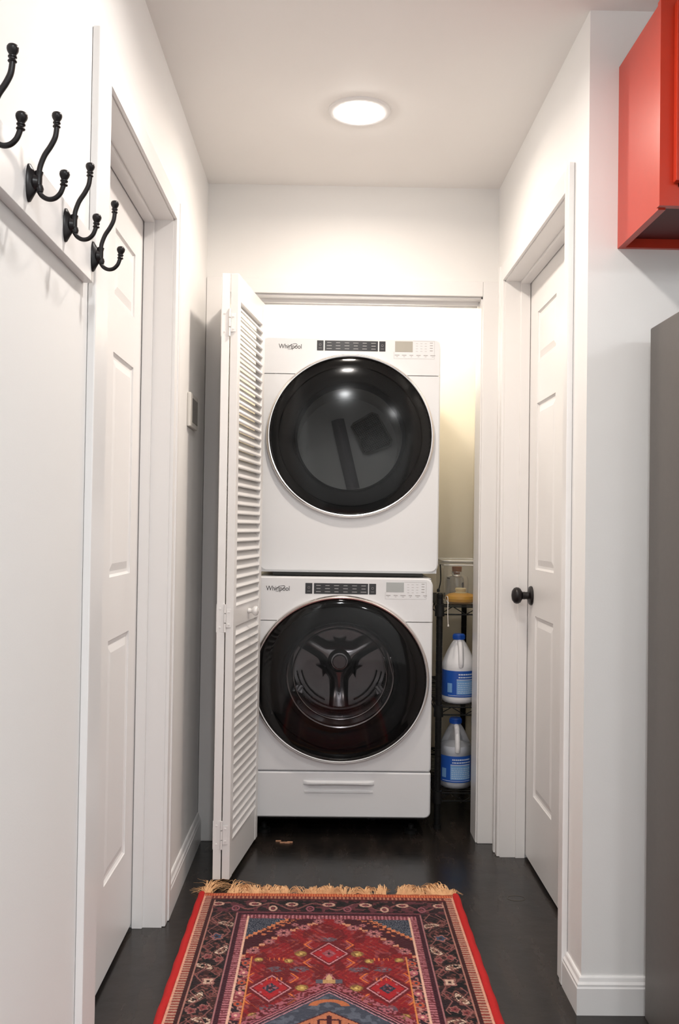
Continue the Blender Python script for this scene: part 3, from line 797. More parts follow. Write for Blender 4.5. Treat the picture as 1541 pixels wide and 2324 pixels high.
# ------------------------------------------------------------------ jugs
def jug(label, x, y, z, clearish):
    root = thing('jug', label, 'jug', (x, y, z), group=None)
    R = 0.066
    prof = [(0, 0.001), (0.050, 0.0), (0.058, 0.003), (0.064, 0.010), (R, 0.022), (R-0.0015, 0.027), (R-0.0015, 0.132), (R, 0.137), (R, 0.150), (0.063, 0.162), (0.055, 0.182), (0.043, 0.208), (0.031, 0.230), (0.023, 0.242), (0.020, 0.247), (0.020, 0.258)]
    bm = B(); lathe(bm, prof, n=44); obj('body', bm, JUGT if clearish else JUGW, root, smooth=True)
    if clearish:
        k = 0.0025; q = [(0, 0.003)]+[(r-k, h+0.001) for r, h in prof[1:9]]+[(0.0595, 0.166), (0, 0.166)]
        bm = B(); lathe(bm, q, n=44); obj('liquid', bm, JUGW, root, smooth=True)
    bm = B()                                            # grip running down the front shoulder
    pts = smooth_curve([(0, -0.018, 0.240), (0, -0.034, 0.236), (0, -0.047, 0.220), (0, -0.058, 0.190), (0, -0.063, 0.164), (0, -0.060, 0.146)], 6)
    tube(bm, pts, [0.009]+[0.0105]*(len(pts)-2)+[0.009], 14); obj('grip', bm, JUGW, root, smooth=True)
    bm = B(); n = 30; pr = [(0.0205, 0.249), (0.0235, 0.249), (0.0235, 0.266), (0.021, 0.270), (0, 0.2705)]
    lathe(bm, pr, n=n)
    for k in range(n):
        a = 2*math.pi*k/n; tube(bm, [(0.0238*math.cos(a), 0.0238*math.sin(a), 0.251), (0.0238*math.cos(a), 0.0238*math.sin(a), 0.265)], 0.0009, 4)
    obj('cap', bm, CAPB, root, smooth=True)
    a0, a1 = math.radians(150), math.radians(390)
    bm = B(); lathe(bm, [(R-0.0008, 0.029), (R-0.0002, 0.029), (R-0.0002, 0.131), (R-0.0008, 0.131)], n=40, a0=a0, a1=a1); lab = obj('label', bm, BLUE, root, smooth=True)
    def patch(bm, aa, ab, za, zb, off): lathe(bm, [(R-0.0003, za), (R+off, za), (R+off, zb), (R-0.0003, zb)], n=max(2, int((ab-aa)/6)), a0=math.radians(aa), a1=math.radians(ab))
    sh_ = 0 if not clearish else -10
    bm = B(); patch(bm, 256+sh_, 330+sh_, 0.040, 0.094, 0.0002); patch(bm, 222+sh_, 240+sh_, 0.046, 0.082, 0.0002); obj('label_panel', bm, BLUEL, lab, smooth=True)
    bm = B()
    for r in range(2):
        aa = 262+sh_
        while aa < 326+sh_:
            w = random.uniform(4, 8); patch(bm, aa, aa+w, 0.104+r*0.011, 0.1085+r*0.0115, 0.0003); aa += w+1.6
    patch(bm, 256+sh_, 330+sh_, 0.0955, 0.0985, 0.0003)
    for r in range(6):
        aa = 260+sh_
        while aa < 322+sh_:
            w = random.uniform(3, 9); patch(bm, aa, aa+w, 0.045+r*0.0075, 0.0468+r*0.0075, 0.0004); aa += w+2
    patch(bm, 225+sh_, 330+sh_, 0.034, 0.0355, 0.0003)
    obj('label_print', bm, INK, lab, kind='stuff')
    return root
jug('full white jug with blue cap and label on the middle rack shelf', 0.994, 3.606, SHZ[1]+0.005, False)
jug('half-empty translucent jug with blue cap and label on the lowest rack shelf', 0.985, 3.606, SHZ[0]+0.005, True)

# ------------------------------------------------------------------ clear bin and its contents
TZ = SHZ[2]+0.005
bn = thing('storage_bin', 'clear plastic bin with a lid on the top rack shelf', 'bin', (1.010, 3.70, TZ))
def rbox_shell(bm, hw, hd, z0, z1, r, taper=0.0, bottom=True):
    ls = []
    for z, s in ((z0, 0.0), (z0, 1.0), (z1, 1.0+taper)):
        if s == 0: continue
        ls.append([(x, y, z) for x, y in rrect(0, 0, hw*s, hd*s, (r, r), 48)])
    rg = loops(bm, ls)
    if bottom: bm.faces.new(rg[0][::-1])
bm = B(); rbox_shell(bm, 0.080, 0.135, 0.001, 0.155, 0.018, 0.06); obj('tub', bm, BINC, bn, smooth=True)
bm = B()
tube(bm, [(x, y, 0.156) for x, y in rrect(0, 0, 0.087, 0.145, (0.02, 0.02), 40)], 0.0028, 6, closed=True)
tube(bm, [(x, y, 0.172) for x, y in rrect(0, 0, 0.088, 0.146, (0.02, 0.02), 40)], 0.0026, 6, closed=True)
obj('rim', bm, mat('clear_rim', (0.7, 0.68, 0.64), 0.2), bn, smooth=True)
bm = B(); ls = [[(x, y, 0.156) for x, y in rrect(0, 0, 0.088, 0.146, (0.02, 0.02), 48)], [(x, y, 0.172) for x, y in rrect(0, 0, 0.088, 0.146, (0.02, 0.02), 48)]]
loops(bm, ls, True); obj('lid', bm, BINC, bn, smooth=True)
jr = thing('glass_jar', 'clear glass jar with cork stopper inside the plastic bin', 'jar', (1.005, 3.76, TZ+0.003))
bm = B(); lathe(bm, [(0, 0.001), (0.045, 0.001), (0.048, 0.006), (0.048, 0.085), (0.043, 0.098), (0.024, 0.105), (0.021, 0.110), (0.021, 0.116), (0.023, 0.118)], n=32); obj('glass', bm, GLASSC, jr, smooth=True)
bm = B(); lathe(bm, [(0, 0.108), (0.0185, 0.108), (0.0205, 0.136), (0.0195, 0.138), (0, 0.138)], n=24); obj('cork', bm, CORK, jr, smooth=True)
yp = thing('yellow_container', 'low round yellow container with cream neck in front of the bin jar', 'container', (1.003, 3.635, TZ+0.003))
bm = B(); lathe(bm, [(0, 0.001), (0.050, 0.001), (0.060, 0.006), (0.064, 0.016), (0.061, 0.026), (0.048, 0.034), (0.030, 0.038), (0, 0.039)], n=40); obj('pot', bm, YELLOW, yp, smooth=True)
bm = B(); lathe(bm, [(0.026, 0.037), (0.020, 0.041), (0.019, 0.046), (0.022, 0.049), (0.022, 0.056), (0.019, 0.058), (0, 0.058)], n=28); obj('neck', bm, CREAM, yp, smooth=True)
bm = B()
tube(bm, smooth_curve([(0.928, 3.540, 0.892), (0.932, 3.507, 0.899), (0.934, 3.500, 0.885), (0.934, 3.500, 0.83), (0.936, 3.500, 0.790)], 6), 0.0016, 6)
lathe(bm, [(0, -0.006), (0.003, -0.004), (0.0035, 0), (0.002, 0.004), (0, 0.005)], (0.9365, 3.500, 0.787), n=8)
tube(bm, smooth_curve([(0.928, 3.540, 0.892), (0.935, 3.555, 0.880), (0.945, 3.556, 0.868)], 5), 0.0016, 6)
o = obj('string', bm, STRING, smooth=True); tag(o, 'thin white string dangling in front of the top rack shelf', 'string')
bm = B(); tube(bm, smooth_curve([(0.902, 3.545, 0.914), (0.906, 3.548, 0.930), (0.911, 3.55, 0.955), (0.911, 3.55, 0.985), (0.910, 3.56, 1.02)], 6), 0.0024, 8)
lathe(bm, [(0, -0.004), (0.006, -0.003), (0.006, 0.006), (0.003, 0.010)], (0.902, 3.545, 0.916), n=12)
o = obj('cable', bm, RUBBER, smooth=True); tag(o, 'short black cable rising from the front rack post', 'cable')

# ------------------------------------------------------------------ red wall cabinet
CAB = (1.163, 2.05, 1.900, YC, 1.852, 2.300)
x0, x1, y0, y1, z0, z1 = CAB
cb = thing('wall_cabinet', 'glossy red wall cabinet mounted over the refrigerator', 'cabinet', (x0, y1, z0))
def L(a): return (a[0]-x0, a[1]-x0, a[2]-y1, a[3]-y1, a[4]-z0, a[5]-z0)
bm = B()
box(bm, *L((x0, x0+0.016, y0+0.018, y1, z0, z1))); box(bm, *L((x1-0.016, x1, y0+0.018, y1, z0, z1)))
box(bm, *L((x0+0.016, x1-0.016, y0+0.018, y1, z1-0.016, z1)))
box(bm, *L((x0+0.016, x1-0.016, y1-0.012, y1, z0, z1)))
obj('carcass', bm, REDCAB, cb)
bm = B(); box(bm, *L((x0+0.016, x1-0.016, y0+0.018, y1-0.012, z0+0.022, z0+0.034))); obj('bottom_panel', bm, mat('shaded_underside', (0.10, 0.008, 0.008), 0.5), cb, label='recessed red underside, darkened to carry its shade')  # cabinet red made darker here: the shade under it is in the colour
bm = B()
xs = (x0-0.004, x0+0.036, (x0+x1)/2-0.02, (x0+x1)/2+0.02, x1-0.036, x1+0.004)
for a, b in ((0, 1), (2, 3), (4, 5)): box(bm, *L((xs[a], xs[b], y0, y0+0.018, z0+0.003, z1)))
for a, b in ((1, 2), (3, 4)):
    box(bm, *L((xs[a], xs[b], y0, y0+0.018, z0+0.003, z0+0.043))); box(bm, *L((xs[a], xs[b], y0, y0+0.018, z1-0.04, z1)))
obj('face_frame', bm, REDCAB, cb)
for a, b in ((x0+0.024, (x0+x1)/2-0.008), ((x0+x1)/2+0.008, x1-0.024)):
    za, zb = z0+0.050, z1-0.012
    bm = B(); w = 0.06; yy0, yy1 = y0-0.019, y0-0.0005
    box(bm, *L((a, a+w, yy0, yy1, za, zb)), bev=0.003); box(bm, *L((b-w, b, yy0, yy1, za, zb)), bev=0.003)
    box(bm, *L((a+w-0.001, b-w+0.001, yy0, yy1, za, za+w)), bev=0.003); box(bm, *L((a+w-0.001, b-w+0.001, yy0, yy1, zb-w, zb)), bev=0.003)
    box(bm, *L((a+w-0.002, b-w+0.002, yy0+0.008, yy1, za+w-0.002, zb-w+0.002)))
    dd = obj('door', bm, REDCAB, cb, smooth=True)
    bm = B(); kx = b-0.03 if a < (x0+x1)/2-0.1 else a+0.03
    lathe(bm, [(0.006, 0), (0.006, -0.012), (0.014, -0.018), (0.014, -0.026), (0, -0.03)], (kx-x0, yy0-y1, za+0.05-z0), 'Y', 20); obj('knob', bm, BLACKM, dd, smooth=True)

# ------------------------------------------------------------------ refrigerator
fr = thing('refrigerator', 'tall dark grey refrigerator under the red cabinet', 'refrigerator', (1.22, 2.12, 0))
bm = B(); box(bm, 0.0, 0.80, -0.62, 0.0, 0.025, 1.642, bev=0.004); obj('body', bm, FRIDGE, fr, smooth=True)
for za, zb in ((0.62, 1.640), (0.06, 0.61)):
    bm = B(); box(bm, 0.002, 0.798, -0.70, -0.625, za, zb, bev=0.008); dd = obj('door', bm, FRIDGE, fr, smooth=True)
    bm = B(); hz = (za+0.10, zb-0.25) if za > 0.5 else (zb-0.09, zb-0.09)
    if za > 0.5: tube(bm, smooth_curve([(0.06, -0.70, hz[0]), (0.06, -0.745, hz[0]+0.02), (0.06, -0.745, hz[1]-0.02), (0.06, -0.70, hz[1])], 5), 0.010, 10)
    else: tube(bm, smooth_curve([(0.10, -0.70, hz[0]), (0.12, -0.745, hz[0]), (0.68, -0.745, hz[0]), (0.70, -0.70, hz[0])], 5), 0.010, 10)
    obj('handle', bm, BLACKM, dd, smooth=True)
bm = B(); box(bm, -0.001, 0.04, -0.215, -0.176, 1.641, 1.657, bev=0.003); obj('hinge_cover', bm, RUBBER, fr, smooth=True)
for x in (0.05, 0.75):
    for y in (-0.56, -0.06):
        bm = B(); lathe(bm, [(0, 0), (0.018, 0), (0.018, 0.012), (0.012, 0.03)], (x, y, 0), n=16); obj('foot', bm, RUBBER, fr, smooth=True)

# ------------------------------------------------------------------ the rug
RUX0, RUX1, RUY = 0.086, 0.892, 2.853               # woven face, without the red side bindings; far end
RLEN = 1.90; RTH = 0.010
def rug_colours(U, V):
    """U = metres from the left binding's outer edge (0..0.82), V = metres from the far reference"""
    shape = U.shape; C = np.zeros(shape+(3,))
    rng = np.random.default_rng(3)
    def noise(scale, seed):
        r = np.random.default_rng(seed); g = r.random((int(2.4/scale)+4, int(1.2/scale)+4))
        a, b = V/scale+0.5, U/scale+0.5
        i, j = np.floor(a).astype(int), np.floor(b).astype(int); fa, fb = a-i, b-j
        i = np.clip(i, 0, g.shape[0]-2); j = np.clip(j, 0, g.shape[1]-2)
        fa = fa*fa*(3-2*fa); fb = fb*fb*(3-2*fb)
        return (g[i, j]*(1-fa)+g[i+1, j]*fa)*(1-fb)+(g[i, j+1]*(1-fa)+g[i+1, j+1]*fa)*fb
    c = lambda h: np.array([((int(h[k:k+2], 16)/255.0)**2.2) for k in (0, 2, 4)])
    RED, DRED, MAR, BLK, NAVY, PINK, CRM, ORG, ROSE, TAN, GREY = c('84191f'), c('60141b'), c('40141f'), c('1c1216'), c('2b313f'), c('a8606a'), c('d8a890'), c('cf6a3a'), c('8a4850'), c('b09870'), c('57545e')
    def put(mask, col, a=1.0): C[mask] = C[mask]*(1-a)+col*a
    VM = np.where(V > 1.0, 2.0-V, V)                   # far and near ends mirror each other
    cu = 0.406; X = np.abs(U-cu)                       # left and right halves mirror each other
    E = np.minimum(np.minimum(U, 0.812-U)-0.0, 9)      # distance from a side
    Vt = VM
    # --- field
    C[:] = RED
    n1, n2, n3 = noise(0.012, 1), noise(0.005, 2), noise(0.03, 4)
    put(n3 > 0.6, DRED, 0.8); put(n1 > 0.74, ROSE, 0.5)
    # fine diagonal chevrons in the red field
    dg = (X*1.0+np.abs(((VM-0.35) % 0.19)-0.095)*0.8) % 0.018
    put((dg < 0.0025) & (n3 > 0.3), DRED, 0.9); put((dg > 0.009) & (dg < 0.0105) & (n1 > 0.5), ORG, 0.5)
    def diamond(cx, cv, hu, hv): return np.abs(X-cx)/hu+np.abs(VM-cv)/hv
    def blob(cx, cv, r, ru=1.0): return np.sqrt(((X-cx)/ru)**2+(VM-cv)**2)/r
    # hooked chevrons beside the diamonds
    for (ccx, ccv) in ((0.0, 0.419), (0.146, 0.606)):
        for sx_ in (-1, 1):
            for sv in (-1, 1):
                ex, ev = (X-(ccx+sx_*0.055))*sx_, (VM-(ccv+sv*0.052))*sv
                hook = np.abs(np.abs(ev)*0.75+ex-0.012)
                put((hook < 0.003) & (np.abs(ev) < 0.026) & (ex > -0.02), ORG)
                hook2 = np.abs(np.abs(ev)*0.75+ex-0.004)
                put((hook2 < 0.0015) & (np.abs(ev) < 0.018) & (ex > -0.02), PINK)
    for (cx_, cv_, hu, hv, core) in ((0.0, 0.419, 0.051, 0.063, ROSE), (0.146, 0.606, 0.052, 0.066, NAVY)):
        d = diamond(cx_, cv_, hu, hv)
        put(d < 1.22, DRED); put(d < 1.0, c('a01c24')); put((d > 0.93) & (d < 1.02), c('c08a90')); put((d > 0.84) & (d < 0.9), MAR)
        put((d < 0.40), core); put((d < 0.36) & (n2 > 0.55), PINK, 0.7); put((d < 0.12), MAR)
        put((np.abs(np.abs(X-cx_)-hu*0.45) < 0.003) & (np.abs(np.abs(VM-cv_)-hv*0.30) < 0.004), PINK)
    for (cx_, cv_, r) in ((0.076, 0.421, 0.017), (0.068, 0.605, 0.017), (0.187, 0.456, 0.013), (0.107, 0.462, 0.013), (0.18, 0.735, 0.013)):
        d = blob(cx_, cv_, r); put(d < 1.0, c('7c5a34'), 0.9); put((d < 0.8) & (n2 > 0.4), c('b08c4c')); put(d < 0.25, c('d8b870'))
    for (cx_, cv_, r) in ((0.139, 0.508, 0.014), (0.077, 0.507, 0.015), (0.142, 0.702, 0.016), (0.0, 0.335, 0.013)):
        d = blob(cx_, cv_, r, 1.7); put((d < 1.0) & (n2 > 0.35), GREY, 0.8); put((d < 0.5) & (n2 > 0.6), c('8a6a74'))
    tick = ((X % 0.012) < 0.003)
    for vv in (0.452, 0.560, 0.76): put(tick & (np.abs(VM-vv) < 0.008) & (X > 0.115) & (X < 0.16), ORG)
    # --- central medallion, stepped bands
    md = VM-(0.595+X*0.93); md2 = np.minimum(md, (0.205-X)*1.35)
    md = np.minimum(md, md2)
    put(md > -0.035, MAR, 0.6)
    put((md > -0.035) & (n2 > 0.52), PINK, 0.85)
    put(md > 0.0, MAR); put((md > 0.004) & (md < 0.010), PINK); put((md > 0.016) & (md < 0.020), c('c0848c')); put((md > 0.026), c('3f424e')); put((md > 0.030) & (md < 0.0335), c('c0848c'))
    put((md > 0.04) & (n1 > 0.62), c('565a66')); 
    crest = blob(0.0, 0.690, 0.030, 1.6); put((md > 0.036) & (np.abs(crest-0.8) < 0.22) & (VM < 0.69), c('b06440'))
    hs = VM-(0.711+X*0.75); put(hs > 0, MAR); put(hs > 0.005, c('b06a4c')); put((hs > 0.02) & (((X % 0.022) < 0.006) | ((VM % 0.022) < 0.006)), MAR)
    # little crown at the medallion tip
    put((X < 0.016) & (np.abs(VM-0.572) < 0.010), c('b89060')); put((X < 0.008) & (np.abs(VM-0.550) < 0.014), c('c8a078')); put((np.abs(X-0.024) < 0.009) & (np.abs(VM-0.572) < 0.010), GREY)
    put((np.abs(X-(VM-0.530)*0.5) < 0.002) & (VM > 0.530) & (VM < 0.56), PINK)
    # --- spandrels: stepped arch separating red field from the maroon flower band and navy corner
    xs_ = 0.236                                        # half width of the field
    st = 0.016
    Xq = np.floor(X/st)*st
    arch = 0.226+0.0+(Xq/0.225)**1.6*0.212             # red below this V
    band = VM < arch
    sp = (Xq > 0.02) & (X < xs_+0.02)
    put(band & sp, MAR)
    put((np.abs(VM-arch) < 0.008) & sp & (n2 > 0.35), c('c27a58')); put((np.abs(VM-arch) < 0.0025) & sp, c('d09a80')); put((np.abs(VM-arch+0.062) < 0.006) & sp & (X < 0.19) & (n2 > 0.45), c('b86848'))
    for (cx_, cv_, r) in ((0.128, 0.297, 0.022), (0.07, 0.262, 0.017), (0.206, 0.405, 0.017), (0.166, 0.352, 0.015), (0.098, 0.245, 0.010), (0.03, 0.222, 0.014)):
        a = np.arctan2(VM-cv_, X-cx_); d = blob(cx_, cv_, r)*(1+0.16*np.cos(8*a))
        put(d < 1.0, c('8c5058')); put((d < 0.85) & (np.cos(8*a) > 0.2) & (d > 0.35), c('c08078')); put(d < 0.3, MAR)
    navy = (X-0.122)/0.115*0.128+0.206
    navq = 0.206+np.floor(np.clip((X-0.118)/0.012, 0, 99))*0.0128
    nv = VM < navq
    put(nv & (X > 0.118), NAVY); sq = np.sin((X*1.1+VM*2.6)*210+4*n1)
    put(nv & (X > 0.118) & (np.abs(sq) < 0.22), c('8a8c94')); put((np.abs(VM-navq-0.007) < 0.008) & (X > 0.118) & (n2 > 0.3), c('c87850'))
    # --- inner side stripe strip (dark floral) and orange line
    fl = (E > 0.172) & (E < 0.200) & (VM > 0.445)
    put(fl, c('2c1a24')); put(fl & (n1 > 0.55), c('7a3038')); put(fl & (n2 > 0.66), c('b07a70'))
    for k in range(7):
        cv_ = 0.475+k*0.052; d = np.sqrt((E-0.186)**2+(VM-cv_)**2)/0.011; put(fl & (d < 1), c('b0606a' if k % 2 else 'b05038')); put(fl & (d < 0.4), c('e0b098' if k % 2 else '303848'))
    put((E > 0.198) & (E < 0.2025) & (VM > 0.437), c('d08048'))
    # --- borders, by distance from the edges
    Vb = VM
    def ring(e0, e1, v0, v1): return ((E < e1) & (E >= e0) & (Vb >= v0)) | ((Vb < v1) & (Vb >= v0) & (E >= e0))
    put(ring(0.148, 0.172, 0.181, 0.206), c('6c3038'))
    along = np.where((Vb < 0.206) & (E > 0.148), U, VM)
    put(ring(0.148, 0.172, 0.181, 0.206) & ((along % 0.011) < 0.0055) & (n2 > 0.25), c('b07078'))
    put((E > 0.1655) & (E < 0.171) & (Vb > 0.190), c('dcae98'))
    put(ring(0.132, 0.148, 0.164, 0.181), c('3a1220')); put(((E > 0.132) & (E < 0.137) & (Vb > 0.170)), c('a06a6c')); put((Vb > 0.164) & (Vb < 0.167) & (E > 0.132), c('7c4048'))
    mb = ring(0.054, 0.132, 0.077, 0.164); put(mb, c('140e10'))
    put(mb & (n3 > 0.5), c('26151a')); put(mb & (n1 > 0.60), c('3c211f')); put(mb & (n1 > 0.60) & (n2 > 0.62), c('74443f'))
    # meander vine with paired leaves in the main border
    inside = (E > 0.056) & (E < 0.131)
    side = inside & (Vb > 0.164)
    ph = VM/0.160*2*math.pi
    vine = 0.094+0.026*np.sin(ph+2.2)
    put(side & (np.abs(E-vine) < 0.0022), c('6c403e'))
    for k, (ee, cv_, ty) in enumerate(((0.114, 0.243, 1), (0.075, 0.225, 5), (0.092, 0.324, 2), (0.116, 0.405, -1), (0.075, 0.385, 5), (0.080, 0.492, 1), (0.112, 0.455, 3), (0.080, 0.440, 3), (0.116, 0.520, 5),
                           (0.100, 0.573, 4), (0.083, 0.655, -1), (0.114, 0.635, 5), (0.105, 0.700, 3), (0.078, 0.715, 3), (0.112, 0.756, 1), (0.074, 0.775, 5), (0.092, 0.835, 2), (0.080, 0.915, 1), (0.112, 0.885, 3), (0.1, 0.985, 4))):
        if abs(ty) == 1:
            th_ = 0.75*ty
            p = (E-ee)*math.cos(th_)+(VM-cv_)*math.sin(th_); q = -(E-ee)*math.sin(th_)+(VM-cv_)*math.cos(th_)-9*ty*p*p+0.3*p
            d = (p/0.026)**2+(q/0.0115)**2
            put(side & (d < 1.9) & (d > 1.5) & (n2 > 0.3), c('8a5a50')); put(side & (d < 1.0) & (d > 0.42) & ((p % 0.0075) < 0.0052), c('d8bba6')); put(side & (d < 0.42) & (n2 > 0.55), c('8a6858'))
        elif ty == 5:
            d = np.abs(E-ee)+np.abs(VM-cv_)*0.8; put(side & (d < 0.017) & (d > 0.013), c('7c4a46')); put(side & (d < 0.006), c('64302f'))
        else:
            d = np.sqrt((E-ee)**2+((VM-cv_)*0.9)**2); aa = np.arctan2(VM-cv_, E-ee); d = d*(1+0.2*np.cos(4*aa if ty == 4 else 5*aa))
            R_ = 0.017 if ty != 3 else 0.012
            put(side & (d < R_) & (d > R_*0.75), c('9a6660')); put(side & (d < R_*0.72), {2: c('34465c'), 3: c('7a383a'), 4: c('caa894')}[ty]); put(side & (d < R_*0.28), c('3a2020'))
    # thin pink outlines boxing the motifs
    zz = np.abs(((VM/0.083) % 1)-0.5)*0.05
    put(side & (np.abs(E-(0.062+zz)) < 0.0016) & (n3 > 0.25), c('8c5854')); put(side & (np.abs(E-(0.126-zz*0.8)) < 0.0015) & (n3 > 0.25), c('8c5854'))
    put((E > 0.054) & (E < 0.058) & (Vb > 0.077), c('a87468'))
    top = (Vb > 0.077) & (Vb < 0.164) & (E > 0.056)
    ph = U/0.132*2*math.pi
    put(top & (np.abs(Vb-(0.121+0.022*np.sin(ph))) < 0.0045), c('7a4a48')); put(top & (n1 > 0.66), c('5a2c34'))
    for k in range(-7, 8):
        cxu = cu+k*0.056; a = U-cxu; cv_ = 0.121+(0.016 if k % 2 else -0.014)
        p, q = a, (Vb-cv_)
        d = np.sqrt((p/0.018)**2+(q/0.013)**2) if k % 2 == 0 else np.sqrt((p/0.012)**2+(q/0.018)**2)
        put(top & (np.abs(d-0.85) < 0.22), c('c49a88') if k % 2 == 0 or k % 3 == 0 else c('8a505a')); put(top & (d < 0.4), c('7a3840'))
    put((Vb > 0.158) & (Vb < 0.163) & (E > 0.06), c('4a2028'))
    # outer guard stripes: comb of teeth
    og = ring(0.019, 0.054, 0.030, 0.077); put(og, c('3a1618'))
    tooth = ((along*0+np.where((Vb < 0.077) & (E > 0.045), U, VM)) % 0.0125)
    put((E > 0.024) & (E < 0.044) & (Vb > 0.045) & (tooth < 0.0062), c('b4907c')); put((E > 0.024) & (E < 0.044) & (Vb > 0.045) & (tooth >= 0.0062), c('8a3c34'))
    put((Vb > 0.046) & (Vb < 0.070) & (E > 0.044), c('6c2a28')); put((Vb > 0.050) & (Vb < 0.066) & (E > 0.04) & (tooth < 0.0055), c('b07a60'))
    put((E > 0.018) & (E < 0.0245) & (Vb > 0.030), c('d89c84'))
    put((Vb < 0.047) & (E > 0.020), c('b04a30')); put((Vb < 0.047) & (E > 0.020) & ((U % 0.008) < 0.0035), c('d0784c'))
    put(E <= 0.018, c('9a0d0c'))
    C *= (0.86+0.28*noise(0.0035, 9))[..., None]
    return np.clip(C, 0, 1)
us = np.linspace(0.010, 0.802, 400)
vs_ = np.concatenate([np.arange(0.027, 0.86, 0.002), np.arange(0.86, 1.973, 0.006)])
UU, VV = np.meshgrid(us, vs_)
nu, nv_ = len(us), len(vs_)
RO = Vector((0.078, 2.880, 0.0))                    # rug frame: U along +x, V along -y
rr_ = np.random.default_rng(5)
ZZ = RTH + 0.0006*rr_.standard_normal(UU.shape)*0.6 + 0.0012*np.sin(VV*9+UU*4)
co = np.stack([UU, -VV, ZZ], -1).reshape(-1, 3)
idx = np.arange(nu*nv_).reshape(nv_, nu)
quads = np.stack([idx[:-1, :-1], idx[1:, :-1], idx[1:, 1:], idx[:-1, 1:]], -1).reshape(-1, 4)
me = bpy.data.meshes.new('woven_face')
me.vertices.add(len(co)); me.vertices.foreach_set('co', co.ravel())
me.loops.add(quads.size); me.loops.foreach_set('vertex_index', quads.ravel())
me.polygons.add(len(quads)); me.polygons.foreach_set('loop_start', np.arange(0, quads.size, 4)); 
me.update(calc_edges=True)
ca_ = me.color_attributes.new('weave', 'FLOAT_COLOR', 'POINT')
cc = rug_colours(UU, VV).reshape(-1, 3); ca_.data.foreach_set('color', np.concatenate([cc, np.ones((len(cc), 1))], 1).ravel().astype(np.float32))
rm = bpy.data.materials.new('rug_wool'); rm.use_nodes = True; nt = rm.node_tree; b_ = nt.nodes['Principled BSDF']
at_ = nt.nodes.new('ShaderNodeVertexColor'); at_.layer_name = 'weave'
nn_ = nt.nodes.new('ShaderNodeTexNoise'); nn_.inputs['Scale'].default_value = 420; nn_.inputs['Detail'].default_value = 2
mr = nt.nodes.new('ShaderNodeMapRange'); mr.inputs[3].default_value = 0.75; mr.inputs[4].default_value = 1.25
vm = nt.nodes.new('ShaderNodeVectorMath'); vm.operation = 'SCALE'
tc_ = nt.nodes.new('ShaderNodeTexCoord'); nt.links.new(tc_.outputs['Object'], nn_.inputs['Vector'])
nt.links.new(nn_.outputs['Fac'], mr.inputs[0]); nt.links.new(at_.outputs['Color'], vm.inputs[0]); nt.links.new(mr.outputs[0], vm.inputs['Scale'])
nt.links.new(vm.outputs[0], b_.inputs['Base Color']); b_.inputs['Roughness'].default_value = 0.9; b_.inputs['Specular IOR Level'].default_value = 0.15
b_.inputs['Sheen Weight'].default_value = 0.15
me.materials.append(rm); me.shade_smooth()
rug = thing('rug', 'red patterned oriental rug with tan fringe on the dark floor', 'rug', RO)
wf = bpy.data.objects.new('woven_face', me); COL.objects.link(wf); wf.parent = rug
bm = B(); box(bm, 0.010, 0.802, -1.972, -0.028, 0.0, RTH-0.003); obj('backing', bm, SELV, rug)
for u0, u1 in ((-0.004, 0.021), (0.791, 0.818)):     # fat red bindings along both sides
    bm = B(); n = 60; secs = []
    for k in range(n+1):
        v = 0.020+1.955*k/n; j = 0.0012*math.sin(k*1.7)
        secs.append([bm.verts.new((u0+(u1-u0)*q+j, -v, 0.0145*(max(0, 1-(2*q-1)**2))**0.5)) for q in (0, 0.06, 0.2, 0.4, 0.6, 0.8, 0.94, 1)])
    for A, Bq in zip(secs, secs[1:]):
        for q in range(7): bm.faces.new((A[q], A[q+1], Bq[q+1], Bq[q]))
    bm.faces.new(secs[0]); bm.faces.new(secs[-1][::-1])
    obj('side_binding', bm, SELV, rug, smooth=True)
bm = B(); tube(bm, [(0.012+0.79*k/40, -0.028, 0.006+0.001*math.sin(k*2.1)) for k in range(41)], 0.0055, 8); obj('end_binding', bm, mat('orange_wool', (0.36, 0.09, 0.04), 0.9, var=0.3, vscale=200), rug, smooth=True)
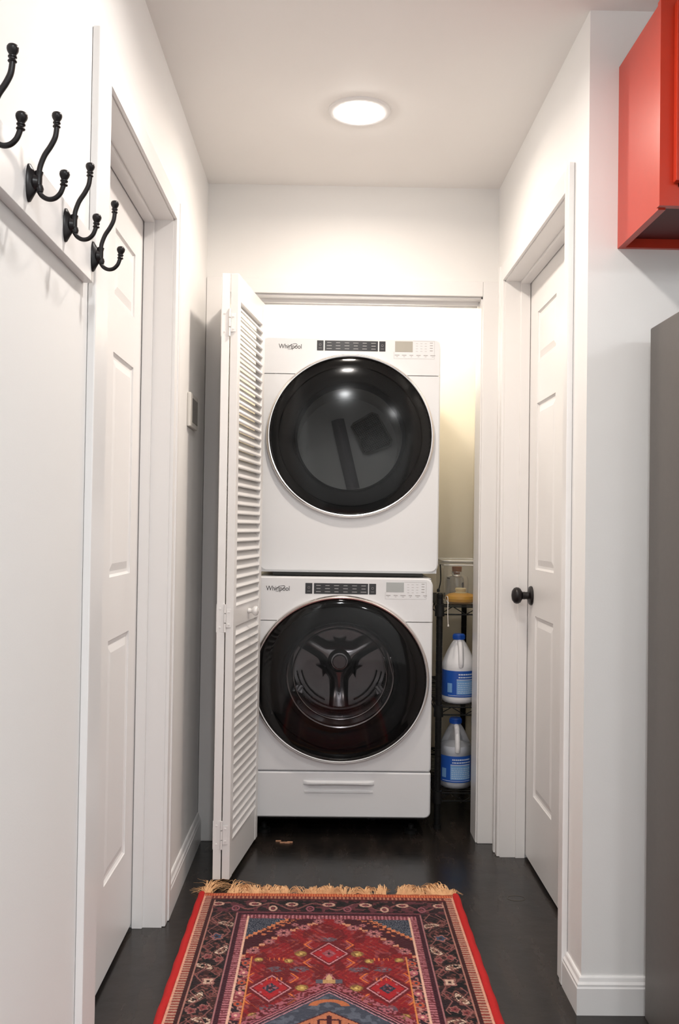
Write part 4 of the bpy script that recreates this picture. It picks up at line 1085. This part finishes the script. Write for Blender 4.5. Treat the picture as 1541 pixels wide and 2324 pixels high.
# fringe, nobody could count its threads
verts, faces = [], []
def strand(u, v, ang, ln, lift, rad, curl):
    base = len(verts); segs = 5
    for k in range(segs+1):
        t = k/segs; x = u+math.sin(ang+curl*t)*ln*t; y = -v+math.cos(ang+curl*t)*ln*t; z = 0.005+lift*math.sin(math.pi*min(t*1.1, 1))*(1-0.3*t); r_ = rad*(1-0.55*t)
        for j in range(3):
            q = 2*math.pi*j/3+0.5; verts.append((x+math.cos(q)*r_, y, z+max(math.sin(q)*r_, -0.004)))
    for k in range(segs):
        for j in range(3):
            a, b = base+k*3+j, base+k*3+(j+1) % 3; faces.append((a, b, b+3, a+3))
def amp(u):
    w = [(0.03, 0.066), (0.075, 0.072), (0.11, 0.055), (0.15, 0.040), (0.20, 0.028), (0.236, 0.036), (0.255, 0.014), (0.29, 0.030), (0.36, 0.030), (0.405, 0.028), (0.44, 0.020), (0.48, 0.042), (0.52, 0.052), (0.56, 0.030), (0.61, 0.024), (0.65, 0.032), (0.69, 0.014), (0.73, 0.045), (0.77, 0.050), (0.80, 0.035)]
    for (a, p), (b, q) in zip(w, w[1:]):
        if a <= u <= b: return p+(q-p)*(u-a)/(b-a)
    return w[0][1] if u < w[0][0] else w[-1][1]
tufts = [(random.uniform(0.012, 0.800), random.gauss(0, 0.55), random.uniform(0.6, 1.25)) for k in range(70)]
for tu, ta, tl in tufts:                            # knotted tufts, each fanning its own way
    for i in range(random.randint(20, 30)):
        u = min(0.806, max(0.008, tu+random.gauss(0, 0.006)))
        strand(u, 0.026, ta+random.gauss(0, 0.22), amp(tu)*1.65*tl*random.uniform(0.55, 1.1), random.uniform(0.006, 0.030)*tl, random.uniform(0.0009, 0.0017), random.uniform(-0.5, 0.5))
obj('fringe', (verts, [], faces), FRINGE, rug, kind='stuff', label='tan cotton fringe')

# ------------------------------------------------------------------ litter on the floor
bm = B()
for k in range(4):
    x, y = 0.300+0.014*k+random.uniform(-0.004, 0.004), 3.352-0.02*random.random(); box(bm, x-0.010, x+0.010, y-0.004, y+0.004, 0.0, 0.004+0.003*random.random(), bev=0.001)
o = obj('wood_chip', bm, CHIP); tag(o, 'small brown splinter of wood lying on the floor below the washing machine', 'debris')
bm = B(); pts = [(1.075-0.0+0.028*math.cos(a)-0.0, 2.86+0.020*math.sin(a), 0.0006) for a in [2*math.pi*k/28 for k in range(29)]]
tube(bm, pts, 0.0006, 5); o = obj('thread_loop', bm, mat('pale_thread', (0.16, 0.14, 0.12), 0.8)); tag(o, 'faint loop of thread on the floor by the right door', 'thread')
